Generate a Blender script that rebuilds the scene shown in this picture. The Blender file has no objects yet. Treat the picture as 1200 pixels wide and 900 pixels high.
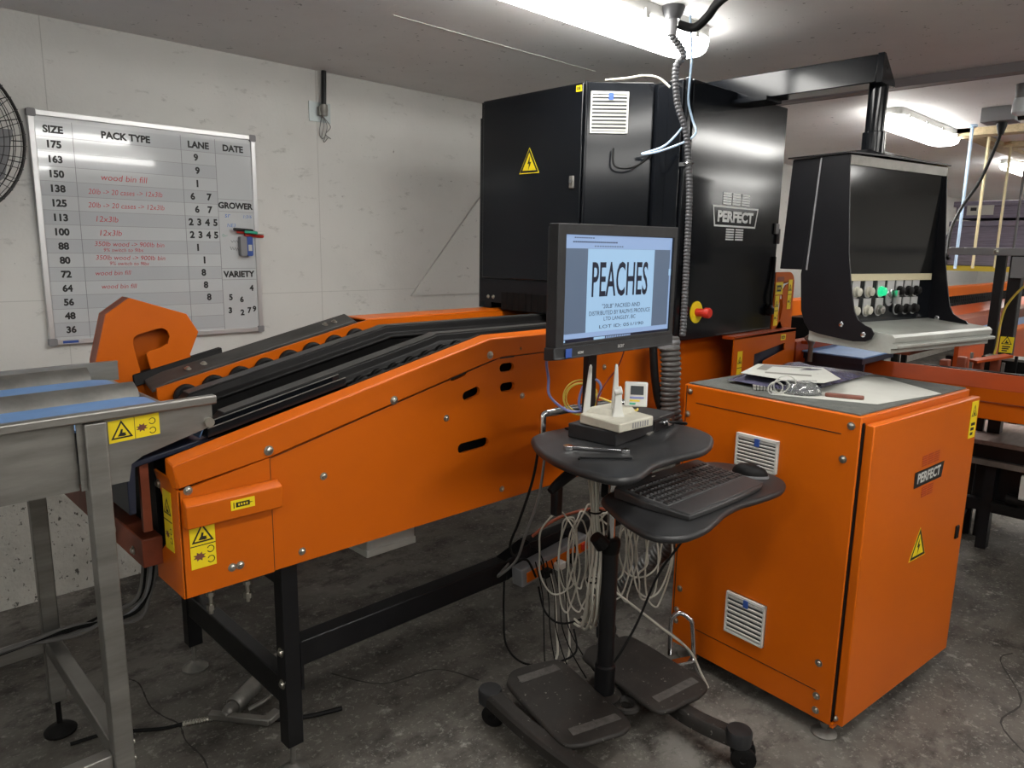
import bpy, bmesh, math, random
from mathutils import Vector, Matrix
from mathutils.geometry import tessellate_polygon
random.seed(7)
C = bpy.context.scene.collection
SC = bpy.context.scene
PI = math.pi
R = math.radians

# ------------------------------------------------------------------ camera
YAW, PIT, ROL = R(45.6), R(10.53), R(0.976)
fw = Vector((math.cos(YAW)*math.cos(PIT), math.sin(YAW)*math.cos(PIT), -math.sin(PIT)))
rt = Vector((math.sin(YAW), -math.cos(YAW), 0)); up = rt.cross(fw)
rr = rt*math.cos(ROL)+up*math.sin(ROL); uu = -rt*math.sin(ROL)+up*math.cos(ROL)
cam = bpy.data.cameras.new('camera'); co = bpy.data.objects.new('camera', cam); C.objects.link(co)
cam.sensor_width = 36; cam.lens = 856.2/1200*36; cam.clip_start = .02; cam.clip_end = 100
m = Matrix((rr, uu, -fw)).transposed().to_4x4(); m.translation = (0, 0, 1.55); co.matrix_world = m
SC.camera = co
# ------------------------------------------------------------------ world, exposure
w = bpy.data.worlds.new('world'); SC.world = w; w.use_nodes = True
w.node_tree.nodes['Background'].inputs[0].default_value = (.8, .85, .9, 1)
w.node_tree.nodes['Background'].inputs[1].default_value = .05
SC.view_settings.view_transform = 'Standard'; SC.view_settings.look = 'None'
SC.view_settings.gamma = 1; SC.view_settings.use_curve_mapping = False
SC.view_settings.exposure = 1.0
LAMP = 13.0
SC.cycles.max_bounces = 8
SC.cycles.use_denoising = True

# ------------------------------------------------------------------ materials
MATS = {}
def mat(name, col, rough=.5, metal=0, noise=None, bump=0, bscale=60, emit=0, spec=.5, coat=0, alpha=1, trans=0, rvar=0, stretch=None):
    """plain procedural principled material; noise=(scale, amount) varies the colour a little, rvar the gloss"""
    mt = bpy.data.materials.new(name); mt.use_nodes = True
    nt = mt.node_tree; b = nt.nodes['Principled BSDF']
    col = tuple(col)+(1,)
    b.inputs['Base Color'].default_value = col; b.inputs['Roughness'].default_value = rough
    b.inputs['Metallic'].default_value = metal; b.inputs['Specular IOR Level'].default_value = spec
    b.inputs['Coat Weight'].default_value = coat; b.inputs['Alpha'].default_value = alpha
    b.inputs['Transmission Weight'].default_value = trans
    if emit:
        b.inputs['Emission Color'].default_value = col; b.inputs['Base Color'].default_value = tuple(c*.12 for c in col[:3])+(1,); b.inputs['Emission Strength'].default_value = emit
    tc = nt.nodes.new('ShaderNodeTexCoord'); mp = nt.nodes.new('ShaderNodeMapping')
    nt.links.new(tc.outputs['Object'], mp.inputs['Vector'])
    if stretch: mp.inputs['Scale'].default_value = stretch
    if noise:
        n = nt.nodes.new('ShaderNodeTexNoise'); n.inputs['Scale'].default_value = noise[0]; n.inputs['Detail'].default_value = 6
        n.inputs['Roughness'].default_value = .65
        nt.links.new(mp.outputs[0], n.inputs['Vector'])
        r = nt.nodes.new('ShaderNodeValToRGB')
        a = noise[1]
        r.color_ramp.elements[0].position = .3; r.color_ramp.elements[1].position = .7
        r.color_ramp.elements[0].color = tuple(max(0, c*(1-a)) for c in col[:3])+(1,)
        r.color_ramp.elements[1].color = tuple(min(1, c*(1+a)) for c in col[:3])+(1,)
        nt.links.new(n.outputs['Fac'], r.inputs[0]); nt.links.new(r.outputs[0], b.inputs['Base Color'])
        if rvar:
            mr = nt.nodes.new('ShaderNodeMapRange'); mr.inputs['To Min'].default_value = max(.02, rough-rvar); mr.inputs['To Max'].default_value = min(1, rough+rvar)
            nt.links.new(n.outputs['Fac'], mr.inputs[0]); nt.links.new(mr.outputs[0], b.inputs['Roughness'])
    if bump:
        n2 = nt.nodes.new('ShaderNodeTexNoise'); n2.inputs['Scale'].default_value = bscale; n2.inputs['Detail'].default_value = 4
        nt.links.new(mp.outputs[0], n2.inputs['Vector'])
        bp = nt.nodes.new('ShaderNodeBump'); bp.inputs['Strength'].default_value = bump; bp.inputs['Distance'].default_value = .01
        nt.links.new(n2.outputs['Fac'], bp.inputs['Height']); nt.links.new(bp.outputs[0], b.inputs['Normal'])
    MATS[name] = mt
    return mt

def layered(name, base, layers, rough=.6, bump=.2, bscale=40, spec=.4, rlayer=None):
    """base colour with several noise-masked stain layers: (scale, lo, hi, colour, stretch, detail)"""
    mt = bpy.data.materials.new(name); mt.use_nodes = True
    nt = mt.node_tree; b = nt.nodes['Principled BSDF']; b.inputs['Roughness'].default_value = rough
    b.inputs['Specular IOR Level'].default_value = spec
    tc = nt.nodes.new('ShaderNodeTexCoord')
    prev = nt.nodes.new('ShaderNodeRGB'); prev.outputs[0].default_value = tuple(base)+(1,); prev = prev.outputs[0]
    for i, (sc, lo, hi, c, st, det) in enumerate(layers):
        mp = nt.nodes.new('ShaderNodeMapping'); mp.inputs['Scale'].default_value = st; mp.inputs['Location'].default_value = (i*3.1, i*1.7, i*.9)
        nt.links.new(tc.outputs['Object'], mp.inputs['Vector'])
        n = nt.nodes.new('ShaderNodeTexNoise'); n.inputs['Scale'].default_value = sc; n.inputs['Detail'].default_value = det; n.inputs['Roughness'].default_value = .7
        nt.links.new(mp.outputs[0], n.inputs['Vector'])
        mr = nt.nodes.new('ShaderNodeMapRange'); mr.inputs['From Min'].default_value = lo; mr.inputs['From Max'].default_value = hi
        nt.links.new(n.outputs['Fac'], mr.inputs[0])
        mx = nt.nodes.new('ShaderNodeMix'); mx.data_type = 'RGBA'; mx.inputs['B'].default_value = tuple(c)+(1,)
        nt.links.new(mr.outputs[0], mx.inputs['Factor']); nt.links.new(prev, mx.inputs['A']); prev = mx.outputs['Result']
    nt.links.new(prev, b.inputs['Base Color'])
    if bump:
        n2 = nt.nodes.new('ShaderNodeTexNoise'); n2.inputs['Scale'].default_value = bscale; n2.inputs['Detail'].default_value = 5
        nt.links.new(tc.outputs['Object'], n2.inputs['Vector'])
        bp = nt.nodes.new('ShaderNodeBump'); bp.inputs['Strength'].default_value = bump; bp.inputs['Distance'].default_value = .01
        nt.links.new(n2.outputs['Fac'], bp.inputs['Height']); nt.links.new(bp.outputs[0], b.inputs['Normal'])
    MATS[name] = mt
    return mt

orange = mat('orange_paint', (.56, .110, .002), .36, noise=(2.5, .05), rvar=.06, spec=.3)
redor = mat('red_orange_paint', (.42, .062, .008), .36, noise=(3, .15), spec=.35)
rust = mat('dull_brown_orange_paint', (.23, .050, .02), .5, noise=(6, .25))
black = mat('black_powder_coat', (.006, .007, .009), .14, noise=(3, .2), rvar=.02, spec=.3)
blackm = mat('black_steel_paint', (.006, .006, .007), .40, noise=(8, .3), rvar=.1, spec=.35)
matte = mat('matte_black_sheet', (.007, .007, .009), .38, noise=(6, .2), spec=.25)
rubber = mat('black_rubber', (.006, .0055, .0055), .58, noise=(14, .4), spec=.18)
belt = mat('worn_grey_belt', (.040, .038, .036), .48, noise=(5, .5), rvar=.15, stretch=(.6, 6, 6), spec=.4)
plast = mat('dark_grey_plastic', (.018, .018, .019), .5, noise=(20, .3), spec=.35)
keyp = mat('keyboard_plastic', (.036, .036, .037), .42, noise=(30, .15))
keyc = mat('key_black', (.024, .024, .025), .4)
deskm = mat('desk_laminate', (.020, .020, .021), .42, noise=(12, .45), rvar=.12, spec=.45)
foot = layered('dusty_black_board', (.020, .018, .016), [(7, .45, .7, (.032, .028, .025), (1, 1, 1), 6), (55, .66, .70, (.20, .19, .17), (1, 1, 1), 3), (18, .68, .74, (.09, .085, .075), (1, 1, 1), 4)], rough=.55, bump=0, spec=.3)
steel = mat('stainless_steel', (.29, .28, .26), .40, metal=.8, noise=(4, .22), rvar=.1, stretch=(1, 1, 6))
steeld = mat('dull_steel', (.25, .24, .22), .5, metal=.75, noise=(7, .3), rvar=.1)
chrome = mat('chrome', (.65, .65, .66), .18, metal=1)
boltm = mat('zinc_bolt', (.50, .48, .43), .32, metal=1)
blueb = mat('blue_belt', (.14, .27, .52), .5, noise=(6, .15))
navy = mat('dark_navy_plastic', (.012, .016, .035), .45)
white = mat('white_plastic', (.62, .62, .58), .5, noise=(10, .06))
cream = mat('dirty_cream_plastic', (.50, .48, .40), .5, noise=(12, .18))
yellow = mat('yellow_sticker', (.86, .66, .01), .45)
inkb = mat('black_ink', (.008, .008, .008), .5)
inkr = mat('red_marker_ink', (.55, .05, .06), .5)
inkbl = mat('blue_marker_ink', (.08, .20, .55), .5)
inkg = mat('green_marker_ink', (.03, .35, .22), .5)
lightgrey = mat('light_grey_print', (.50, .50, .48), .4)
boardm = mat('whiteboard_enamel', (.56, .58, .59), .12, noise=(2, .03), coat=.5)
boardd = mat('whiteboard_grey_band', (.50, .52, .54), .12, coat=.5)
alu = mat('aluminium_frame', (.62, .62, .62), .38, metal=.6)
greyp = mat('grey_plastic', (.22, .22, .23), .5)
conduitm = mat('grey_conduit', (.085, .085, .09), .42, noise=(20, .2))
hosem = mat('ribbed_hose_plastic', (.085, .082, .078), .4, noise=(20, .2))
redp = mat('red_plastic', (.62, .035, .02), .4)
bluep = mat('blue_plastic', (.03, .08, .32), .45)
cableb = mat('black_cable', (.007, .007, .007), .6, spec=.15)
cablew = mat('off_white_cable', (.42, .40, .34), .5, noise=(10, .15))
cableg = mat('grey_cable', (.13, .125, .12), .5)
cablebl = mat('lilac_blue_cable', (.20, .23, .50), .45)
cableyl = mat('yellow_cable', (.62, .46, .07), .45)
cabler = mat('dark_red_cable', (.14, .012, .01), .5)
cablelb = mat('pale_blue_tube', (.45, .60, .78), .4)
paper = mat('paper', (.52, .52, .48), .7, noise=(9, .05))
paperg = mat('printed_grey_box', (.22, .21, .19), .7, noise=(20, .2))
bagm = mat('purple_grey_plastic_bag', (.085, .080, .13), .25, noise=(8, .35), bump=.5, bscale=14)
matg = mat('grey_green_anti_slip_mat', (.10, .105, .095), .7, noise=(30, .25), bump=.3, bscale=130)
woodp = mat('pale_wood', (.50, .40, .24), .7, noise=(5, .2), stretch=(1, 8, 8))
pinkw = mat('worn_pinkish_board', (.30, .22, .19), .65, noise=(5, .2), stretch=(1, 8, 8))
brown = mat('red_brown_handle', (.17, .06, .04), .5, noise=(30, .3))
cardp = mat('purple_grey_crate', (.20, .18, .24), .7, noise=(6, .3), stretch=(1, 1, 20))
yelp = mat('yellow_paint', (.75, .56, .05), .5)
ropem = mat('pale_yellow_rod', (.55, .47, .28), .5)
screenw = mat('screen_page_light', (.42, .66, .93), .3, emit=.36)
screent = mat('screen_toolbar_light', (.36, .52, .83), .3, emit=.34)
screeng = mat('screen_grey_light', (.125, .175, .26), .3, emit=.36)
screend = mat('screen_text_dark', (.008, .012, .03), .3)
greenl = mat('green_lit_button', (.02, .75, .30), .3, emit=.5)
lampm = mat('lamp_diffuser', (1.0, .985, .94), .4, emit=LAMP)
lampb = mat('lamp_housing', (.50, .50, .48), .5)
bulbm = mat('pale_bulb_glass', (.72, .78, .80), .2)
glassd = mat('dark_screen_glass', (.010, .010, .010), .10, noise=(5, .5), rvar=.05)
clearp = mat('clear_plastic_lens', (.80, .82, .82), .08, trans=.9)
lcd = mat('lcd_grey', (.05, .055, .06), .3)
floorm = layered('stained_concrete', (.125, .115, .099), [
    (1.1, .40, .62, (.066, .059, .050), (1, 1, 1), 6), (.7, .50, .68, (.21, .20, .18), (1, 1, 1), 5),
    (5.5, .48, .64, (.040, .035, .030), (1, 1.5, 1), 9), (22, .60, .74, (.27, .26, .235), (1, 1, 1), 4),
    (2.3, .57, .63, (.034, .029, .025), (1, 1, 1), 10), (75, .58, .70, (.19, .18, .16), (1, 1, 1), 2)], rough=.62, bump=.25, bscale=70)
wallm = layered('white_painted_plywood', (.66, .655, .625), [
    (1.3, .45, .75, (.60, .595, .565), (1, 1, 1), 4), (9, .60, .72, (.44, .435, .41), (1, 1, 2.2), 8),
    (30, .69, .73, (.22, .21, .20), (1, 1, 1), 3), (5, .70, .80, (.74, .735, .70), (.5, 1, 3), 5)], rough=.55, bump=.12, bscale=55)
kerbm = layered('pitted_white_concrete', (.56, .55, .50), [
    (4, .45, .7, (.44, .43, .385), (1, 1, 1), 5), (38, .60, .66, (.085, .080, .07), (1, 1, .7), 3),
    (2.2, .58, .75, (.36, .32, .25), (1, 1, .4), 4)], rough=.8, bump=.6, bscale=45)
ceilm = layered('painted_ceiling_board', (.80, .785, .775), [
    (.9, .4, .7, (.72, .705, .695), (1, 1, 1), 4), (7, .64, .72, (.86, .85, .83), (2.5, .8, 1), 8),
    (26, .66, .71, (.30, .29, .29), (1, 1, 1), 3)], rough=.55, bump=.12, bscale=30, spec=.4)

# ------------------------------------------------------------------ mesh builder
def cr(pts, n=8, closed=False):
    """Catmull-Rom through points"""
    P = [Vector(p) for p in pts]; out = []
    N = len(P)
    for i in range(N if closed else N-1):
        if closed: a, b, c, d = P[i-1], P[i], P[(i+1) % N], P[(i+2) % N]
        else: a, b, c, d = P[max(0, i-1)], P[i], P[i+1], P[min(N-1, i+2)]
        for k in range(n):
            t = k/n
            out.append(.5*((2*b)+(c-a)*t+(2*a-5*b+4*c-d)*t*t+(3*b-a-3*c+d)*t**3))
    if not closed: out.append(P[-1])
    return out

TXT = {}
def text_geo(s, bold=0.0):
    if (s, bold) not in TXT:
        cu = bpy.data.curves.new('lettering', 'FONT'); cu.body = s; cu.size = 1; cu.offset = bold; cu.resolution_u = 3
        o = bpy.data.objects.new('lettering', cu); C.objects.link(o)
        dg = bpy.context.evaluated_depsgraph_get()
        me = bpy.data.meshes.new_from_object(o.evaluated_get(dg))
        vs = [v.co.to_2d() for v in me.vertices]; fs = [tuple(p.vertices) for p in me.polygons]
        bpy.data.objects.remove(o); bpy.data.meshes.remove(me); bpy.data.curves.remove(cu)
        x0, x1 = min(v.x for v in vs), max(v.x for v in vs); y0, y1 = min(v.y for v in vs), max(v.y for v in vs)
        TXT[(s, bold)] = ([((v.x-(x0+x1)/2), v.y-(y0+y1)/2) for v in vs], fs, x1-x0, y1-y0)
    return TXT[(s, bold)]

class MB:
    def __init__(s, M=None): s.v = []; s.f = []; s.m = []; s.M = M
    def add(s, vs, fs, mt=0):
        o = len(s.v)
        s.v += [(s.M @ Vector(p)) if s.M else Vector(p) for p in vs]
        for f in fs: s.f.append([i+o for i in f]); s.m.append(mt)
        return s
    def box(s, a, b, mt=0):
        (x0, y0, z0), (x1, y1, z1) = a, b
        return s.add([(x0,y0,z0),(x1,y0,z0),(x1,y1,z0),(x0,y1,z0),(x0,y0,z1),(x1,y0,z1),(x1,y1,z1),(x0,y1,z1)],
                     [(0,3,2,1),(4,5,6,7),(0,1,5,4),(1,2,6,5),(2,3,7,6),(3,0,4,7)], mt)
    def obox(s, c, ax, ay, az, mt=0):
        """oriented box: centre and three half-axis vectors"""
        c, ax, ay, az = map(Vector, (c, ax, ay, az)); vs = []
        for k in (-1, 1):
            for (i, j) in ((-1,-1),(1,-1),(1,1),(-1,1)): vs.append(c+ax*i+ay*j+az*k)
        return s.add(vs, [(0,3,2,1),(4,5,6,7),(0,1,5,4),(1,2,6,5),(2,3,7,6),(3,0,4,7)], mt)
    def bar(s, p, q, w, h, mt=0, upv=(0,0,1)):
        """square bar from p to q, w wide, h high"""
        p, q = Vector(p), Vector(q); d = (q-p); L = d.length; d.normalize()
        sd = d.cross(Vector(upv)).normalized(); u = sd.cross(d)
        return s.obox((p+q)/2, d*L/2, sd*w/2, u*h/2, mt)
    def prism(s, pts, plane, a, b, mt=0, holes=()):
        if plane == 'XY': T = lambda p, t: (p[0], p[1], t)
        elif plane == 'XZ': T = lambda p, t: (p[0], t, p[1])
        elif plane == 'YZ': T = lambda p, t: (t, p[0], p[1])
        else:                                   # plane = (origin, u, v, n)
            po, pu, pv, pn = map(Vector, plane); T = lambda p, t: tuple(po+pu*p[0]+pv*p[1]+pn*t)
        loops = [list(pts)]+[list(h) for h in holes]
        allp = [p for l in loops for p in l]; n = len(allp)
        vs = [T(p, a) for p in allp]+[T(p, b) for p in allp]
        if holes or n > 4:
            tris = tessellate_polygon([[Vector((p[0], p[1], 0)) for p in l] for l in loops])
        else: tris = [tuple(range(n))]
        fs = [tuple(t) for t in tris]+[tuple(i+n for i in reversed(t)) for t in tris]
        o = 0
        for l in loops:
            k = len(l)
            for i in range(k): j = (i+1) % k; fs.append((o+i, o+j, o+j+n, o+i+n))
            o += k
        return s.add(vs, fs, mt)
    def ring(s, rows, closed_u=True, caps=True, closed_v=False, mt=0):
        k = len(rows[0]); vs = [p for r in rows for p in r]; fs = []
        nr = len(rows)
        for i in range(nr if closed_v else nr-1):
            i2 = (i+1) % nr
            for j in range(k if closed_u else k-1):
                j2 = (j+1) % k
                fs.append((i*k+j, i*k+j2, i2*k+j2, i2*k+j))
        if caps and not closed_v: fs += [tuple(range(k))[::-1], tuple((nr-1)*k+j for j in range(k))]
        return s.add(vs, fs, mt)
    def tube(s, path, r, n=8, closed=False, mt=0):
        P = [Vector(p) for p in path]; N = len(P); rows = []; prev = None
        for i, p in enumerate(P):
            d = (P[(i+1) % N]-P[i-1]) if closed else (P[min(i+1, N-1)]-P[max(i-1, 0)])
            if d.length < 1e-9: d = Vector((0, 0, 1))
            d.normalize()
            if prev is None: a = d.orthogonal().normalized()
            else:
                a = prev-d*prev.dot(d)
                a = a.normalized() if a.length > 1e-6 else d.orthogonal().normalized()
            prev = a; b = d.cross(a); rad = r(i) if callable(r) else r
            rows.append([p+a*math.cos(2*PI*k/n)*rad+b*math.sin(2*PI*k/n)*rad for k in range(n)])
        return s.ring(rows, closed_v=closed, mt=mt)
    def cyl(s, p, q, r, r2=None, n=20, mt=0):
        p, q = Vector(p), Vector(q); d = (q-p).normalized(); a = d.orthogonal().normalized(); b = d.cross(a)
        r2 = r if r2 is None else r2
        return s.ring([[c+a*math.cos(2*PI*k/n)*t+b*math.sin(2*PI*k/n)*t for k in range(n)] for c, t in ((p, r), (q, r2))], mt=mt)
    def lathe(s, o, d, prof, n=24, mt=0):
        """profile [(dist along d, radius)]"""
        o, d = Vector(o), Vector(d).normalized(); a = d.orthogonal().normalized(); b = d.cross(a)
        return s.ring([[o+d*t+a*math.cos(2*PI*k/n)*max(r, 1e-4)+b*math.sin(2*PI*k/n)*max(r, 1e-4) for k in range(n)] for t, r in prof], mt=mt)
    def torus(s, c, nrm, R0, r, n=40, k=6, mt=0):
        c, d = Vector(c), Vector(nrm).normalized(); a = d.orthogonal().normalized(); b = d.cross(a)
        return s.tube([c+a*math.cos(2*PI*i/n)*R0+b*math.sin(2*PI*i/n)*R0 for i in range(n)], r, k, True, mt)
    def text(s, t, o, u, v, h, w=None, mt=0, bold=0.0, wmax=None):
        vs, fs, W, H = text_geo(t, bold)
        sy = h/H; sx = (w/W) if w else sy
        if wmax and W*sx > wmax: sx = wmax/W
        o, u, v = Vector(o), Vector(u).normalized(), Vector(v).normalized()
        return s.add([o+u*p[0]*sx+v*p[1]*sy for p in vs], fs, mt)
    def build(s, name, mats, parent=None, bevel=0, loc=None, smooth=True, raw=False, seg=2):
        if not isinstance(mats, (list, tuple)): mats = [mats]
        me = bpy.data.meshes.new(name); ob = bpy.data.objects.new(name, me); C.objects.link(ob)
        off = Vector((0, 0, 0))
        if parent is not None:
            p = parent
            while p.parent: p = p.parent
            off = p.location.copy(); ob.parent = parent
        else:
            if loc is None:
                xs = [v.x for v in s.v]; ys = [v.y for v in s.v]; zs = [v.z for v in s.v]
                loc = ((min(xs)+max(xs))/2, (min(ys)+max(ys))/2, min(zs))
            off = Vector(loc); ob.location = off
        me.from_pydata([v-off for v in s.v], [], s.f)
        for mt in mats: me.materials.append(mt)
        me.polygons.foreach_set('material_index', s.m)
        if not raw:
            bm = bmesh.new(); bm.from_mesh(me)
            bmesh.ops.recalc_face_normals(bm, faces=bm.faces); bm.to_mesh(me); bm.free()
        if smooth:
            me.polygons.foreach_set('use_smooth', [True]*len(me.polygons)); me.set_sharp_from_angle(angle=R(38))
        me.update()
        if bevel:
            md = ob.modifiers.new('edge', 'BEVEL'); md.width = bevel; md.segments = seg; md.limit_method = 'ANGLE'; md.angle_limit = R(40)
            md.use_clamp_overlap = True
        return ob

def thing(name, label, cat, loc, group=None):
    o = bpy.data.objects.new(name, None); C.objects.link(o); o.location = loc; o.empty_display_size = .1
    o['label'] = label; o['category'] = cat
    if group: o['group'] = group
    return o
def tag(o, label, cat, group=None):
    o['label'] = label; o['category'] = cat
    if group: o['group'] = group
    return o
def lab(o, label): o['label'] = label; return o
def struct(o): o['kind'] = 'structure'; return o
def dup(root, loc, label, group=None):
    r = root.copy(); C.objects.link(r); r.location = loc; r['label'] = label
    if group: r['group'] = group
    for ch in list(root.children):
        c = ch.copy(); C.objects.link(c); c.parent = r
        for g in list(ch.children):
            d = g.copy(); C.objects.link(d); d.parent = c
    return r
def oval(cx, cz, w, h, ang=0, n=6):
    """rounded slot outline"""
    pts = []; r = h/2; a = (w-h)/2
    for sgn, st in ((1, -PI/2), (-1, PI/2)):
        for k in range(n+1):
            t = st+PI*k/n; pts.append((sgn*a+r*math.cos(t), r*math.sin(t)))
    ca, sa = math.cos(ang), math.sin(ang)
    return [(cx+x*ca-z*sa, cz+x*sa+z*ca) for x, z in pts]
def rrect(x0, y0, x1, y1, r, n=4):
    out = []
    for cx, cy, st in ((x1-r, y0+r, -PI/2), (x1-r, y1-r, 0), (x0+r, y1-r, PI/2), (x0+r, y0+r, PI)):
        for k in range(n+1): t = st+PI/2*k/n; out.append((cx+r*math.cos(t), cy+r*math.sin(t)))
    return out
def bolt(parent, p, n, r=.008, name='bolt', M=None):
    mb = MB(M); mb.lathe(p, n, [(0, r*1.5), (.0015, r*1.5), (.002, r), (.006, r*.95), (.008, r*.6)], 10)
    return mb.build(name, boltm, parent)

# sticker kinds drawn as flat ink shapes on a thin yellow sheet; frame (o,u,v,n): o = lower left corner on the surface
def ink_tri(mb, o, u, v, n, cx, cy, s, sym, mt=1, e=.0016):
    pl = (Vector(o)+Vector(n)*e, u, v, n)
    h = s*.9
    def tri(k, dy=0): return [(cx-k*s/2, cy-k*h/3), (cx+k*s/2, cy-k*h/3), (cx, cy+k*2*h/3)]
    mb.prism(tri(1), pl, 0, .0002, mt, holes=[tri(.74)[::-1]])
    if sym == 'hand':
        mb.prism([(cx-.2*s, cy-.18*s), (cx+.05*s, cy-.2*s), (cx+.2*s, cy-.05*s), (cx+.02*s, cy-.02*s), (cx+.06*s, cy+.14*s), (cx-.03*s, cy+.16*s), (cx-.09*s, cy-.02*s)], pl, 0, .0002, mt)
        mb.prism(oval(cx+.12*s, cy-.16*s, .16*s, .07*s, .3), pl, 0, .0002, mt)
    else:
        mb.prism([(cx+.04*s, cy+.34*s), (cx-.10*s, cy+.02*s), (cx-.01*s, cy+.03*s), (cx-.05*s, cy-.22*s), (cx+.11*s, cy+.10*s), (cx+.02*s, cy+.09*s)], pl, 0, .0002, mt)
def ink_bug(mb, o, u, v, n, cx, cy, s, e=.0016):
    """dark guard pictogram with two curved arrows"""
    pl = (Vector(o)+Vector(n)*e, u, v, n)
    pts = []
    for k in range(16):
        r = s*(.30 if k % 2 else .17); pts.append((cx-.18*s+r*math.cos(k*PI/8), cy+r*.75*math.sin(k*PI/8)))
    mb.prism(pts, pl, 0, .0002, 2)
    for sg in (1, -1):
        a = [(cx+.32*s+.17*s*math.cos(t*PI/8), cy+sg*.24*s+.17*s*math.sin(t*PI/8)) for t in range(-7, 8)]
        b = [(cx+.32*s+.13*s*math.cos(t*PI/8), cy+sg*.24*s+.13*s*math.sin(t*PI/8)) for t in range(7, -8, -1)]
        mb.prism(a+b, pl, 0, .0002, 1)
def sticker(parent, o, u, v, n, w, h, kind, name='warning_sticker', M=None):
    u, v, n = Vector(u).normalized(), Vector(v).normalized(), Vector(n).normalized()
    mb = MB(M); pl = (o, u, v, n)
    if kind == 'bolt':      # triangular lightning sign
        mb.prism([(0, 0), (w, 0), (w/2, h)], pl, .0003, .0015, 0)
        ink_tri(mb, o, u, v, n, w/2, h*.345, w*.93, 'bolt')
    else:
        mb.prism([(0, 0), (w, 0), (w, h), (0, h)], pl, .0003, .0015, 0)
        if kind == 'tall':
            s = w*.88; ink_tri(mb, o, u, v, n, w/2, h*.70, s, 'hand')
            ink_bug(mb, o, u, v, n, w/2, h*.26, w*.9)
            mb.prism([(0, h*.49), (w, h*.49), (w, h*.51), (0, h*.51)], (Vector(o)+n*.0016, u, v, n), 0, .0002, 1)
        elif kind == 'wide':
            s = h*.92; ink_tri(mb, o, u, v, n, w*.25, h*.42, s, 'hand')
            ink_bug(mb, o, u, v, n, w*.72, h*.45, h*.9)
            mb.prism([(w*.5, 0), (w*.51, 0), (w*.51, h), (w*.5, h)], (Vector(o)+n*.0016, u, v, n), 0, .0002, 1)
        elif kind == 'plate':
            pl2 = (Vector(o)+n*.0016, u, v, n)
            mb.prism([(w*.2, h*.25), (w*.78, h*.25), (w*.78, h*.75), (w*.2, h*.75)], pl2, 0, .0002, 1)
            mb.prism([(w*.1, h*.2), (w*.14, h*.2), (w*.14, h*.8), (w*.1, h*.8)], pl2, 0, .0002, 1)
            mb.prism([(w*.78, h*.45), (w*.93, h*.5), (w*.78, h*.58)], pl2, 0, .0002, 1)
            for k in range(4): mb.prism([(w*(.3+.11*k), h*.4), (w*(.36+.11*k), h*.4), (w*(.36+.11*k), h*.6), (w*(.3+.11*k), h*.6)], (Vector(o)+n*.0019, u, v, n), 0, .0002, 0)
        elif kind == 'text':
            pl2 = (Vector(o)+n*.0016, u, v, n)
            s = w*.8; ink_tri(mb, o, u, v, n, w/2, h*.70, s, 'hand')
            for k in range(3): mb.prism([(w*.2, h*(.08+.13*k)), (w*(.6+.1*k), h*(.08+.13*k)), (w*(.6+.1*k), h*(.16+.13*k)), (w*.2, h*(.16+.13*k))], pl2, 0, .0002, 1)
    return mb.build(name, [yellow, inkb, brown], parent, raw=False, smooth=False)

def vent(parent, o, u, n, w, h, M=None, slats=8):
    """white louvred filter grille; o = lower left corner, u along the width, z up"""
    u, n = Vector(u).normalized(), Vector(n).normalized(); z = Vector((0, 0, 1)); o = Vector(o)
    mb = MB(M)
    P = lambda a, b, t: o+u*a+z*b+n*t
    mb.obox(P(w/2, h/2, .003), u*w/2, z*h/2, n*.003, 1)
    f = .006
    for a0, a1, b0, b1 in ((0, w, 0, f), (0, w, h-f*1.6, h), (0, f, 0, h), (w-f, w, 0, h)):
        mb.obox(P((a0+a1)/2, (b0+b1)/2, .007), u*(a1-a0)/2, z*(b1-b0)/2, n*.007, 0)
    ob = mb.build('vent_grille', [white, lcd], parent)
    mb = MB(M)
    for k in range(slats):
        b = f+(h-2.6*f)*(k+.5)/slats
        mb.obox(P(w/2, b, .010), u*(w/2-f*.6), (z*.30+n*.10).normalized()*h/slats*.21, (n*.30-z*.10).normalized()*.0022, 0)
    mb.build('slats', white, ob)
    mb = MB(M); mb.obox(P(w*.53, h-.019, .016), u*.009, z*.013, n*.002)
    lab(mb.build('badge', bluep, ob), 'small blue badge')
    return ob

def logo(parent, o, u, v, n, s, mats, box=True, M=None):
    """winged PERFECT emblem centred on o, s wide"""
    u, v, n = Vector(u), Vector(v), Vector(n); mb = MB(M); pl = (Vector(o)+n*.0006, u, v, n)
    q = s/2; h = s*(.112 if box else .145)
    if box:
        mb.prism([(-q, h*1.0), (-q*.9, -h), (q*.9, -h), (q, h)], pl, 0, .0004, 0, holes=[[(-q*.86, -h*.82), (-q*.95, h*.82), (q*.95, h*.82), (q*.86, -h*.82)]])
    else:
        mb.prism([(-q, h*.8), (-q*.97, -h*.9), (q*.9, -h*.9), (q, h*.8)], pl, 0, .0004, 1)
    mb.text('PERFECT', Vector(o)+n*.0012, u, v, h*1.1, s*.78, 0, .05 if box else .032)
    bm_ = 0 if box else 2
    for c in range(3):
        for k in range(5):
            x0 = (-.30+c*.205)*s; y0 = h*(1.14+.24*k)
            sh = .0 if c == 1 else (.03*s*(1-k/5.)*(1 if c == 2 else -1))
            mb.prism([(x0-sh*.2, y0), (x0+.175*s, y0), (x0+.175*s, y0+h*.16), (x0-sh*.2, y0+h*.16)], pl, 0, .0004, bm_)
    for c in range(2):
        for k in range(5):
            x0 = (-.195+c*.205)*s; y0 = -h*(1.30+.24*k)
            mb.prism([(x0, y0), (x0+.175*s, y0), (x0+.175*s, y0+h*.16), (x0, y0+h*.16)], pl, 0, .0004, bm_)
    return mb.build('emblem', mats, parent, smooth=False)

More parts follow.
